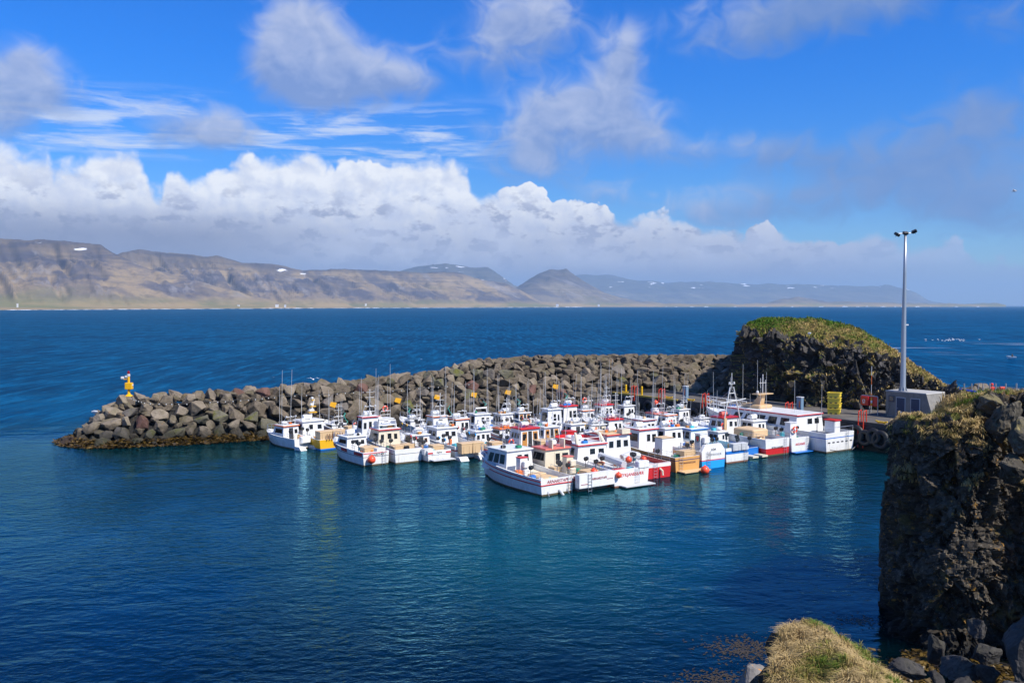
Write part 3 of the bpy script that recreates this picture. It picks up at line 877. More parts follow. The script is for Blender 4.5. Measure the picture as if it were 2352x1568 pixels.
zb = bw_z(np.stack([gx.ravel(), gy.ravel()], 1)).reshape(gx.shape) - .75
core = np_mesh('breakwater', np.stack([gx, gy, np.maximum(zb, -1.5)], 2).reshape(-1, 3), grid_faces(*gx.shape), rock_mat('core_rubble', (.012, .011, .010), (.03, .027, .024), lich=.1))
tag(core, 'dark rubble core under the boulder breakwater', 'breakwater', kind='structure')

def in_quay(x, y): return .568 * (x - 12.7) - .823 * (y - 118) > -1.5 and .823 * (x - 12.7) + .568 * (y - 118) > -1.0 and .823 * (x - 12.7) + .568 * (y - 118) < 8.0
cand = np.stack([rg.uniform(-50, 33, 60000), rg.uniform(86, 134, 60000)], 1)
r_, zc_, sl_, sd_ = bw_query(cand); z_ = bw_z(cand)
keep = (z_ > -.55) & ((sd_ < 0) | (r_ < 2.6) | (cand[:, 0] < -38))
cand, z_, sl_, r_, sd_ = cand[keep], z_[keep], sl_[keep], r_[keep], sd_[keep]
placed = []; P3 = np.zeros((0, 3)); RR = np.zeros(0)
for lo, hi, tries, f in ((.92, 1.15, 900, .80), (.74, .92, 6000, .77), (.58, .74, 14000, .75), (.40, .56, 18000, .73)):
    for k in rg.choice(len(cand), min(tries, len(cand)), replace=False):
        x, y = cand[k]
        if in_quay(x, y) and z_[k] < 3.6: continue
        far = smooth(-10, 10, x)
        rad = rg.uniform(lo, hi) * (1 - .14 * far)
        if r_[k] < 2.0: rad = min(rad, .85)
        p = np.array([x, y, z_[k] * 1.0])
        if len(RR) and (np.linalg.norm(P3 - p, axis=1) < (RR + rad) * f).any(): continue
        P3 = np.vstack([P3, p]); RR = np.r_[RR, rad]
        placed.append((x, y, z_[k], rad, sl_[k], sd_[k]))
vis = [q for q in placed if q[5] < 0 or q[0] < -40 or True]
vis.sort(key=lambda q: -q[3] / q[1])
def stand_boulder(x, y, z, rad, k, m, label, group=None, sc=None, cat='boulder'):
    o = bpy.data.objects.new('boulder', BM[m][k % 9]); COL.objects.link(o)
    o.location = (x, y, z); o.rotation_euler = tuple(rg.uniform(0, 6.28, 3) * np.array((.12, .12, 1)))
    o.scale = sc or (rad * rg.uniform(.95, 1.25), rad * rg.uniform(.85, 1.1), rad * rg.uniform(.62, .88))
    return tag(o, label, cat, group)
GB = 'boulders piled on the breakwater'
LB = ['grey brown angular boulder piled on the breakwater', 'rusty red boulder among the grey ones on the breakwater', 'olive moss covered boulder on the breakwater', 'grey boulder with orange lichen patches on the breakwater']
rest = []
n_ind = 0
for q in vis:
    x, y, z, rad, sl, sd_ = q
    if n_ind < 296 and rad > .5:
        u = rg.uniform()
        m = 1 if u < .03 else 3 if u < .09 else 2 if (u < (.38 if z < 2.4 and x < -20 else .16)) else 0
        stand_boulder(x, y, z - .2 * rad, rad * 1.06, int(rg.integers(9)), m, LB[m], GB); n_ind += 1
    else: rest.append(q)
Vs, Fs, base = [], [], 0
for x, y, z, rad, sl, sd_ in rest:
    me = BM[0][int(rg.integers(9))]
    co = np.empty(len(me.vertices) * 3); me.vertices.foreach_get('co', co); co = co.reshape(-1, 3)
    a = rg.uniform(0, 6.28); c_, s_ = math.cos(a), math.sin(a)
    co = co @ np.array([[c_, s_, 0], [-s_, c_, 0], [0, 0, 1]]) * (rad * 1.15, rad * 1.0, rad * .85) + (x, y, z - .25 * rad)
    me.calc_loop_triangles()
    tri = np.empty(len(me.loop_triangles) * 3, np.int32); me.loop_triangles.foreach_get('vertices', tri)
    Vs.append(co); Fs.append(tri.reshape(-1, 3) + base); base += len(co)
if Vs: tag(np_mesh('rubble', np.vstack(Vs), np.vstack(Fs), M_B0), 'smaller stones wedged between the breakwater boulders', 'rubble', kind='stuff')

# ------------------------------------------------------------------ seaweed
m_kelp, t, b = new_mat('kelp')
p = geo(t); kn_ = noise(t, p, 2.5, 4, .6)
setc(t, b, mix(t, kn_.step(.35, .65), (.030, .018, .004), (.125, .075, .010))); b.inputs['Roughness'].default_value = .45
m_drift, t, b = new_mat('drift_weed'); setc(t, b, (.055, .036, .008)); b.inputs['Roughness'].default_value = .5  # darker than the kelp: dimming by water above is put into the colour
def kelp(name, label, P_, size, rg, flat=.35, mat=None):
    n = len(P_)
    a = rg.uniform(0, 6.28, n); s = size * rg.uniform(.5, 1.5, n)
    d1 = np.stack([np.cos(a), np.sin(a), rg.normal(0, flat, n)], 1) * s[:, None]
    d2 = np.stack([-np.sin(a), np.cos(a), rg.normal(0, flat, n)], 1) * (s * .35)[:, None]
    V = np.stack([P_ - d1 * .2 - d2, P_ - d1 * .2 + d2, P_ + d1 + d2 * .6, P_ + d1 - d2 * .6], 1).reshape(-1, 3)
    return tag(np_mesh(name, V, np.arange(n * 4).reshape(-1, 4), mat or m_kelp), label, 'seaweed', kind='stuff')
cand = np.stack([rg.uniform(-52, -18, 90000), rg.uniform(84, 112, 90000)], 1)
zc2 = bw_z(cand); r2, _, _, s2 = bw_query(cand)
kk = (zc2 > -1.35) & (zc2 < -.1 + rg.uniform(0, .55, len(cand))) & ((s2 < 0) | (cand[:, 0] < -40))
Pk = cand[kk]; zk = np.clip(zc2[kk] * .55 + .42, .02, .9) + rg.uniform(-.05, .1, kk.sum())
kelp('seaweed', 'golden brown seaweed skirt along the foot of the breakwater', np.c_[Pk, zk], .28, rg)
# shore ledge, stones and seaweed under the stack
gx, gy = np.meshgrid(np.arange(12.5, 34, .12), np.arange(22, 40, .12), indexing='ij')
Pq = np.stack([gx.ravel(), gy.ravel(), np.zeros(gx.size)], 1)
zz = -.42 + .085 * (gx - 15.0) + .10 * (34 - gy) * smooth(14.5, 18, gx) + (fbm(Pq / 1.1, 4, 61).reshape(gx.shape) - .5) * 1.0
ledge = np_mesh('shore', np.stack([gx, gy, zz], 2).reshape(-1, 3), grid_faces(*gx.shape), rock_mat('shore_rock', (.014, .012, .010), (.05, .044, .038), lich=.2, wet=False))
tag(ledge, 'wet dark rocky shore at the foot of the stack', 'shore', kind='structure')
zf = lambda x, y: float(np.interp(x, gx[:, 0], zz[:, int(np.clip((y - 22) / .12, 0, gx.shape[1] - 1))]))
Pk = np.stack([rg.uniform(14.2, 24, 9000), rg.uniform(27, 36.5, 9000)], 1)
pn_ = fbm(np.c_[Pk, np.zeros(len(Pk))] / .9, 3, 77)
Pk = Pk[pn_ > .50]
kelp('seaweed', 'golden seaweed draped over the wet stones below the stack', np.c_[Pk, [max(zf(x, y), 0.0) + .05 for x, y in Pk]], .16, rg)
M_S = boulder_mat('shore_boulder', (.022, .020, .018), (.085, .078, .070), mossy=.15, lich=.05, wet=False)
SM = [boulder_mesh('boulder', M_S, np.random.default_rng(300 + k), 11 + k % 5, 1, .08, .16) for k in range(6)]
shore_b = [(2362, 1490, 29.6, .95, .9, 1.5, 'huge grey boulder at the right edge against the foot of the stack'),
           (2345, 1600, 25.0, .9, .8, .8, 'big grey boulder with a pale top in the bottom right corner'),
           (2155, 1490, 33.5, .52, .5, .62, 'dark pointed wet boulder standing in seaweed below the stack'),
           (2205, 1530, 31.5, .95, .6, .5, 'long dark boulder lying lit on its right end below the stack'),
           (2085, 1535, 32.0, .72, .5, .32, 'low black wet boulder beside the grassy knoll'),
           (2265, 1500, 33.0, .6, .5, .42, 'dark block wedged between the huge boulder and the stack'),
           (2150, 1562, 30.0, .35, .35, .3, 'small black stone at the bottom edge beside the seaweed'),
           (2215, 1566, 30.0, .4, .4, .3, 'small grey stone at the bottom edge under the long boulder'),
           (2270, 1545, 30.5, .5, .45, .4, 'rounded grey stone in front of the huge boulder'),
           (2245, 1440, 34.3, .4, .4, .45, 'grey angular block leaning on the stack foot')]
for k, (x, y, d, sx, sy, sz, lab) in enumerate(shore_b):
    p = at_d(x, y, d)
    o = bpy.data.objects.new('boulder', SM[k % 6]); COL.objects.link(o)
    o.location = (p.x, p.y, max(p.z, -.2 + sz * .5)); o.scale = (sx, sy, sz); o.rotation_euler = (rg.uniform(-.15, .15), rg.uniform(-.15, .15), rg.uniform(0, 6.28))
    tag(o, lab, 'boulder', 'boulders on the shore below the stack')
for k in range(70):
    x, y = rg.uniform(16, 24), rg.uniform(28, 34)
    s = rg.uniform(.12, .32)
    o = bpy.data.objects.new('boulder', SM[k % 6]); COL.objects.link(o)
    o.location = (x, y, zf(x, y) + s * .2); o.scale = (s * 1.2, s, s * .8); o.rotation_euler = (0, 0, rg.uniform(0, 6.28))
    tag(o, 'small dark stone among the seaweed below the stack', 'boulder', 'small stones on the shore')
p = at_d(1722, 1572, 29.0)
o = stand_boulder(p.x, p.y, .9, 1, 4, 3, 'grey rock with bright orange lichen left of the knoll', None, (1.25, .9, 1.75)); o.data = o.data.copy()
o.data.materials[0] = boulder_mat('lichen_rock', (.13, .12, .105), (.24, .22, .195), mossy=.1, lich=1.0, lichc=(.62, .25, .02), wet=False)
M_SB = boulder_mat('stack_block', (.045, .038, .028), (.15, .13, .095), mossy=.6, moss=(.16, .13, .04), lich=.8, lichc=(.36, .28, .10), wet=False)
SB = [boulder_mesh('boulder', M_SB, np.random.default_rng(500 + k), 12 + k, 1, .05, .22) for k in range(4)]
for k, (x, y, d, sx, sz, lab) in enumerate(((2283, 925, 36.3, .62, .55, 'pale lichen covered block at the peak of the rock stack'), (2318, 962, 35.6, .75, .7, 'big pale block under the peak of the rock stack'), (2345, 1000, 34.8, .7, .75, 'pale block at the right edge high on the rock stack'), (2292, 985, 35.8, .5, .6, 'grey block left of the big pale block high on the stack'), (2330, 1075, 34.4, .55, .7, 'grey upright block halfway up the right edge of the stack'))):
    p = at_d(x, y, d)
    o = bpy.data.objects.new('boulder', SB[k % 4]); COL.objects.link(o); o.location = p; o.scale = (sx, sx * .9, sz); o.rotation_euler = (rg.uniform(-.25, .25), rg.uniform(-.25, .25), rg.uniform(0, 6.28))
    tag(o, lab, 'boulder', 'blocks on the head of the rock stack')
# drifting weed in the near water
for nm, lab, cx, cy, n, spr in (('seaweed', 'golden drift of seaweed just under the water left of the knoll', 1712, 1490, 420, (1.6, .55)), ('seaweed', 'golden seaweed patch at the bottom edge left of the lichen rock', 1640, 1560, 260, (1.4, .4)), ('seaweed', 'small dark weed floating between the knoll and the stack', 1975, 1425, 90, (1.1, .35))):
    c = at_z(cx, cy, 0)
    n = int(n * 1.6)
    Pk = np.c_[rg.normal(c.x, spr[0] * .5, n), rg.normal(c.y, spr[1] * 1.2, n), np.full(n, .012)]
    kelp(nm, lab, Pk, .085, rg, flat=.02, mat=m_drift)
# ------------------------------------------------------------------ boats
WHT = (.80, .80, .78); RED = (.56, .018, .02); ORG = (.72, .17, .03); YEL = (.78, .43, .015); BLU = (.015, .17, .55); SKY_ = (.02, .34, .80)
NVY = (.012, .03, .12); TAN = (.66, .46, .25); CRM = (.70, .62, .46); GRY = (.30, .31, .32); LGR = (.55, .56, .56); BRN = (.20, .085, .05); TEA = (.05, .42, .50); MRN = (.28, .02, .03); WOOD = (.48, .22, .06); AMB = (.62, .33, .10); PNK = (.62, .16, .12)
def pm_(nm, c, **k): return paint(nm, c, **k)
P_ = {'white': pm_('white_gelcoat', WHT, rough=.3, dirt=.6), 'red': pm_('red_paint', RED, dirt=.2), 'orange': pm_('orange_paint', ORG), 'yellow': pm_('yellow_paint', YEL), 'blue': pm_('blue_paint', BLU), 'sky': pm_('sky_blue_paint', SKY_),
      'navy': pm_('navy_paint', NVY), 'tan': pm_('tan_plastic', TAN, rough=.5, dirt=.3), 'cream': pm_('cream_gelcoat', CRM, dirt=.4), 'grey': pm_('grey_deck', GRY, rough=.6), 'lgrey': pm_('light_grey_deck', LGR, rough=.6, dirt=.5), 'brown': pm_('brown_antifouling', BRN, rough=.6),
      'teal': pm_('teal_deck', TEA), 'maroon': pm_('maroon_paint', MRN), 'wood': pm_('varnished_wood', WOOD, rough=.3), 'amber': pm_('amber_paint', AMB), 'pink': pm_('faded_red_paint', PNK, rough=.5), 'black': pm_('black_rubber', (.012, .012, .013), rough=.55), 'wetline': pm_('weedy_waterline', (.10, .075, .035), rough=.6),
      'steel': pm_('stainless_rail', (.55, .55, .55), rough=.3, metal=.8, dirt=.1), 'whip': pm_('white_fibreglass', (.58, .58, .56), dirt=.05), 'dark': pm_('dark_metal', (.03, .032, .035), rough=.45), 'green': pm_('green_net', (.01, .22, .12), rough=.7), 'buoy': pm_('orange_buoy', (.85, .09, .035), rough=.35, dirt=.1), 'rusty': pm_('rust_stained_white', (.62, .42, .22), dirt=.7)}
m_gl, t, b = new_mat('window_glass'); b.inputs['Base Color'].default_value = (.012, .016, .020, 1); b.inputs['Roughness'].default_value = .06; b.inputs['Specular IOR Level'].default_value = .6
P_['glass'] = m_gl

HEAD = 33.0
fleet, fleet_spec = [], []
NUDGE = {0: (0.00, -0.36), 1: (0.00, -0.10), 2: (0.00, 0.03), 3: (0.00, -0.38), 5: (0.00, 0.12), 6: (0.00, 0.02), 7: (0.00, -0.22), 8: (0.00, 0.38), 9: (0.00, -0.09), 10: (0.00, 0.37), 11: (0.00, 0.05), 12: (0.00, 0.95), 13: (-0.68, 0.01), 14: (0.00, 0.30), 15: (0.11, 0.84), 17: (0.00, 0.30), 18: (-0.68, 0.25), 20: (0.22, 0.21), 23: (-0.21, 0.03), 24: (-0.07, 0.10), 25: (-0.63, 0.09), 27: (0.01, -0.09), 28: (-0.32, -0.39), 29: (0.47, 0.58), 30: (-0.07, -0.66), 32: (0.08, 0.02), 33: (-0.16, -0.09), 34: (-0.27, 0.10), 35: (0.07, 0.43), 36: (0.05, -0.08), 37: (0.29, 0.48), 38: (-0.01, -0.14), 39: (0.68, -0.62), 40: (-0.37, -0.65), 41: (0.07, 0.12), 42: (0.55, 0.86), 43: (-0.61, -0.64), 44: (0.25, 0.04)}

def cabin(root, y0, y1, w, z0, h, roof='white', body='white', rake=.45, aft=.08, tumble=.9, nside=2, ndoor=1, door='glass', front=3, overhang=.12, afterwin=1, trim=None, frame=None, roof_th=.09, doorside=0.0):
    """wheelhouse between y0 (aft) and y1 (forward) standing on z0"""
    hw = w / 2; tw = hw * tumble
    z1 = z0 + h
    A = [(-hw, y0, z0), (hw, y0, z0), (hw, y1, z0), (-hw, y1, z0)]
    B = [(-tw, y0 + aft, z1), (tw, y0 + aft, z1), (tw, y1 - rake, z1), (-tw, y1 - rake, z1)]
    m = MB(); m.add(A + B, [(3, 2, 1, 0), (4, 5, 6, 7), (0, 1, 5, 4), (1, 2, 6, 5), (2, 3, 7, 6), (3, 0, 4, 7)])
    wh = m.build('wheelhouse', P_[body], root)
    quads = {'aft': (A[0], A[1], B[1], B[0]), 'star': (A[1], A[2], B[2], B[1]), 'front': (A[2], A[3], B[3], B[2]), 'port': (A[3], A[0], B[0], B[3])}
    def win(face, u0, u1, v0, v1, name='window', mat='glass', th=.02):
        mm = MB(); mm.panel(quads[face], u0, u1, v0, v1, th); o = mm.build(name, P_[mat], wh)
        fr_ = frame or ('lgrey', 'black', None)[len(fleet) % 3]
        if fr_ and name == 'window' and mat == 'glass':
            du, dv = .025, .03
            fm = MB(); fm.panel(quads[face], u0 - du, u1 + du, v0 - dv, v1 + dv, th * .5); fm.build('window_frame', P_[fr_], wh)
        return o
    for k in range(nside):
        a = .12 + k * (.80 / nside); e = a + .80 / nside - .1
        lo_ = .42 + .14 * ((len(fleet) * 37 % 10) / 10); hi_ = .80 + .10 * ((len(fleet) * 53 % 10) / 10)
        win('star', a, e, lo_, hi_)
        win('port', 1 - e, 1 - a, lo_, hi_)
    for k in range(front):
        a = .07 + k * (.86 / front)
        win('front', a, a + .86 / front - .05, .50, .86)
    c = .5 + doorside
    if ndoor:
        if door == 'wood':
            win('aft', .08, .34, .10, .88, 'door_panel', 'wood', .018); win('aft', .66, .92, .10, .88, 'door_panel', 'wood', .018)
            win('aft', .13, .29, .56, .78, th=.03); win('aft', .71, .87, .56, .78, th=.03)
            win('aft', .40, .60, .05, .90, 'door', 'dark')
        elif door == 'open':
            win('aft', c - .14, c + .14, .05, .88, 'door', 'dark')  # open doorway: dark panel stands in for the shade inside the cabin
        else:
            win('aft', c - .13, c + .13, .05, .88, 'door', body, .025)
            dw = MB(); dw.panel(quads['aft'], c - .09, c + .09, .48, .80, .032); dw.build('window', P_['glass'], wh)
    for k in range(afterwin):
        a = (.72, .10)[k % 2]
        if doorside > .1 and k == 0: a = .14
        w_ = .12 + .08 * ((len(fleet) * 29 % 10) / 10); win('aft', a, a + w_, .50 - .06 * ((len(fleet) * 17 % 10) / 10), .76)
    rf = MB(); zc = z1 + roof_th / 2 + .003
    rf.rbox((0, (y0 + aft + y1 - rake) / 2, zc), (2 * tw + 2 * overhang, y1 - rake - y0 - aft + 2 * overhang + .08, roof_th), .04)
    if trim: rf.rbox((0, (y0 + aft + y1 - rake) / 2, zc + roof_th * .5 + .02), (2 * tw + 2 * overhang - .12, y1 - rake - y0 - aft + 2 * overhang - .04, .05), .02, mi=1)
    rf.build('roof', [P_[roof], P_[trim or 'white']], wh)
    return wh, z1 + roof_th, (y0 + aft, y1 - rake, tw)

def hull(root, L, B, fb, bow_fb, cols, stripe=(.62, .82), bulw=.42, deck='lgrey', open_stern=False, raised=None, topz=None, bottom_z=.13, tumble=.0, foredeck='white', tr=.94, full=2.6):
    """lofted hull with bulwarks; cols = (bottom, lower, upper, stripe, cap)"""
    ny = 15
    rows = []
    zs_f = [-.45, -.25, .0, bottom_z, None, None, None, None]
    for k in range(ny):
        t = k / (ny - 1); t = t ** .85
        bt = B / 2 * (tr + (1 - tr) * math.sin(min(t / .45, 1) * math.pi / 2)) if t < .45 else B / 2 * max(1 - ((t - .45) / .55) ** full, .012)
        wl = B / 2 * tr * .93 if t < .3 else B / 2 * tr * .93 * max(1 - ((t - .3) / .66) ** 2.2, .006)
        zd = fb + (bow_fb - fb) * t ** 1.8
        yd = -L / 2 + t * L
        yw = -L / 2 + t * L * .93
        pts = []
        lv = [-.45, -.28, 0.0, bottom_z, bottom_z + (zd - bottom_z) * .4, bottom_z + (zd - bottom_z) * stripe[0], bottom_z + (zd - bottom_z) * stripe[1], zd]
        for j, z in enumerate(lv):
            f = max(z, 0) / zd
            x = wl + (bt - wl) * f ** .8
            y = yw + (yd - yw) * f
            if z < 0: x *= (.55, .85)[j]; 
            pts.append((x, y, z))
        rows.append((pts, zd, bt, yd))
    nl = 8
    M = MB(); vs = []
    for pts, *_ in rows: vs += [(x, y, z) for x, y, z in pts]
    n0 = len(vs)
    for pts, *_ in rows: vs += [(-x, y, z) for x, y, z in pts]
    fs, mi = [], []
    band = [0, 0, 0, 1, 2, 3, 2]
    for k in range(ny - 1):
        for j in range(nl - 1):
            a, b_ = k * nl + j, (k + 1) * nl + j
            fs.append((a, b_, b_ + 1, a + 1)); mi.append(band[j])
            fs.append((n0 + a, n0 + a + 1, n0 + b_ + 1, n0 + b_)); mi.append(band[j])
    for j in range(nl - 1):                      # transom
        fs.append((n0 + j, j, j + 1, n0 + j + 1)); mi.append(band[j])
    for j in range(nl - 1):                      # stem
        a = (ny - 1) * nl + j
        fs.append((a, n0 + a, n0 + a + 1, a + 1)); mi.append(band[j])
    M.add(vs, fs, mi)
    # cap rail and inner bulwark
    cap, inner, vs2 = [], [], []
    for pts, zd, bt, yd in rows:
        x0 = bt; x1 = max(bt - .11, .004); yy = yd
        if yd == rows[0][3]: yy = yd + .10
        if yd == rows[-1][3]: yy = yd - .25
        vs2 += [(x0, yd, zd), (x1, yy, zd + .012), (x1, yy, zd - bulw), (-x0, yd, zd), (-x1, yy, zd + .012), (-x1, yy, zd - bulw)]
    fs2, mi2 = [], []
    for k in range(ny - 1):
        a, c_ = k * 6, (k + 1) * 6
        fs2 += [(a, c_, c_ + 1, a + 1), (a + 1, c_ + 1, c_ + 2, a + 2), (a + 3, a + 4, c_ + 4, c_ + 3), (a + 4, a + 5, c_ + 5, c_ + 4)]
        mi2 += [4, 2, 4, 2]
    fs2 += [(0, 1, 4, 3), (1, 2, 5, 4)]; mi2 += [4, 2]
    M.add(vs2, fs2, mi2)
    h = M.build('hull', [P_[c] for c in cols], root, smooth_=False)
    D = MB()
    for k in range(ny - 1):
        (p, zd, bt, yd), (p2, zd2, bt2, yd2) = rows[k], rows[k + 1]
        fore = raised is not None and (yd + yd2) / 2 > -L / 2 + raised * L
        d = .02 if fore else bulw - .02
        xa, xb = max(bt - .06, .004), max(bt2 - .06, .004)
        ya = yd + (.05 if k == 0 else 0); yb = yd2 - (.15 if k == ny - 2 else 0)
        D.add([(-xa, ya, zd - d), (xa, ya, zd - d), (xb, yb, zd2 - d), (-xb, yb, zd2 - d)], [(0, 1, 2, 3)], 1 if fore else 0)
        if fore and not (raised is not None and rows[k - 1][3] / 1 > -L / 2 + raised * L - L / ny * .5):
            D.add([(-xa, ya, zd - bulw), (xa, ya, zd - bulw), (xa, ya, zd - d), (-xa, ya, zd - d)], [(0, 1, 2, 3)], 1)
    D.build('deck', [P_[deck], P_[foredeck]], root)
    return rows

def zdeck(L, fb, bow_fb, y):
    t = (y + L / 2) / L
    return fb + (bow_fb - fb) * max(t, 0) ** 1.8

def reel(root, x, y, z, rs, col='dark', lid=None):
    """jigging machine on a post: drum, motor case, arm"""
    m = MB()
    m.tube([(x, y, z), (x, y, z + .55)], .025, 6)
    m.lathe([(.02, -.10), (.17, -.10), (.17, -.06), (.10, -.05), (.10, .03), (.17, .04), (.17, .09), (.02, .09)], (x, y, z + .68), 12, 'x')
    m.rbox((x + .13, y, z + .72), (.16, .26, .24), .03, mi=1)
    m.tube([(x, y, z + .7), (x + .1 * (1 if x > 0 else -1), y - .1, z + 1.0)], .015, 5)
    m.build('fishing_reel', [P_[col], P_[lid or 'dark']], root)

def whip(root, x, y, z, h, lean=(0, 0), r=.016):
    m = MB(); m.tube([(x, y, z), (x + lean[0] * .5, y + lean[1] * .5, z + h * .5), (x + lean[0], y + lean[1], z + h)], [r * 1.25, r, r * .7], 5)
    m.build('antenna', P_['whip'], root)

def raft(root, x, y, z, col='white', lab=None):
    m = MB(); m.lathe([(.16, -.42), (.25, -.38), (.25, -.03), (.265, -.03), (.265, .03), (.25, .03), (.25, .38), (.16, .42)], (x, y, z + .30), 12, 'x')
    m.box((x - .25, y, z + .05), (.06, .46, .10), mi=1); m.box((x + .25, y, z + .05), (.06, .46, .10), mi=1)
    m.build('life_raft', [P_[col], P_['steel']], root)

def radar(root, x, y, z):
    m = MB(); m.lathe([(.06, 0), (.06, .12), (.30, .13), (.32, .20), (.30, .28), (.12, .33), (.0, .335)], (x, y, z), 16)
    m.build('radar_dome', P_['white'], root)

def goalpost(root, w, y, z, h, lean=-.35, r=.035, lights=2, mat='white'):
    m = MB()
    m.tube([(-w / 2, y, z), (-w / 2 * .86, y + lean, z + h), (w / 2 * .86, y + lean, z + h), (w / 2, y, z)], r, 6)
    m.tube([(-w / 2 * .93, y + lean * .5, z + h * .5), (w / 2 * .93, y + lean * .5, z + h * .5)], r * .7, 5)
    for k in range(lights):
        x = (k - (lights - 1) / 2) * w * .4
        m.box((x, y + lean - .08, z + h + .07), (.16, .14, .12), mi=1)
    m.build('mast_frame', [P_[mat], P_['lgrey']], root)

def rail(root, pts, h=.55, r=.018, mid=True, name='railing', mat='steel'):
    m = MB()
    top = [(x, y, z + h) for x, y, z in pts]
    m.tube(top, r, 5)
    if mid: m.tube([(x, y, z + h * .5) for x, y, z in pts], r * .7, 4)
    for p, q in zip(pts, top): m.tube([p, q], r, 5)
    m.build(name, P_[mat], root)

def ring_buoy(loc, nrm, label, group=None, col='buoy'):
    m = MB(); m.torus((0, 0, 0), .27, .075, nrm, 20, 8, mi=[0, 0, 0, 0, 1])
    return tag(m.build('life_ring', [P_[col], P_['white']], None, loc), label, 'life ring', group or 'life rings on the boats')

def ball(loc, r, label):
    m = MB(); m.lathe([(0.0, -r)] + [(r * math.sin(a), -r * math.cos(a)) for a in np.linspace(.3, math.pi - .35, 9)] + [(r * .16, r * 1.1), (.02, r * 1.22)], (0, 0, 0), 16)
    return tag(m.build('fender_buoy', P_['buoy'], None, loc, True), label, 'buoy', 'orange ball buoys on the boats')

def tub(loc, rz, size, label, col='tan', lid=True, cat='tub'):
    m = MB(); sx, sy, sz = size
    m.box((0, 0, sz * .44), (sx * .94, sy * .94, sz * .88), top=(1.06, 1.06))
    for k in (-1, 1): m.box((k * sx * .25, -sy * .49, sz * .4), (sx * .1, .04, sz * .7), mi=0)
    root = m.build('fish_tub', P_[col], None, loc); root.rotation_euler = (0, 0, rz)
    if lid:
        l = MB(); l.rbox((0, 0, sz * .94), (sx * 1.04, sy * 1.04, sz * .12), .04); l.build('lid', P_[col], root)
    return tag(root, label, cat, 'fish tubs carried on the boats')

def w2(root, x, y, z):
    """boat coordinates to the scene"""
    c_, s_ = math.cos(root.rotation_euler[2]), math.sin(root.rotation_euler[2])
    return (root.location[0] + x * c_ - y * s_, root.location[1] + x * s_ + y * c_, root.location[2] + z)

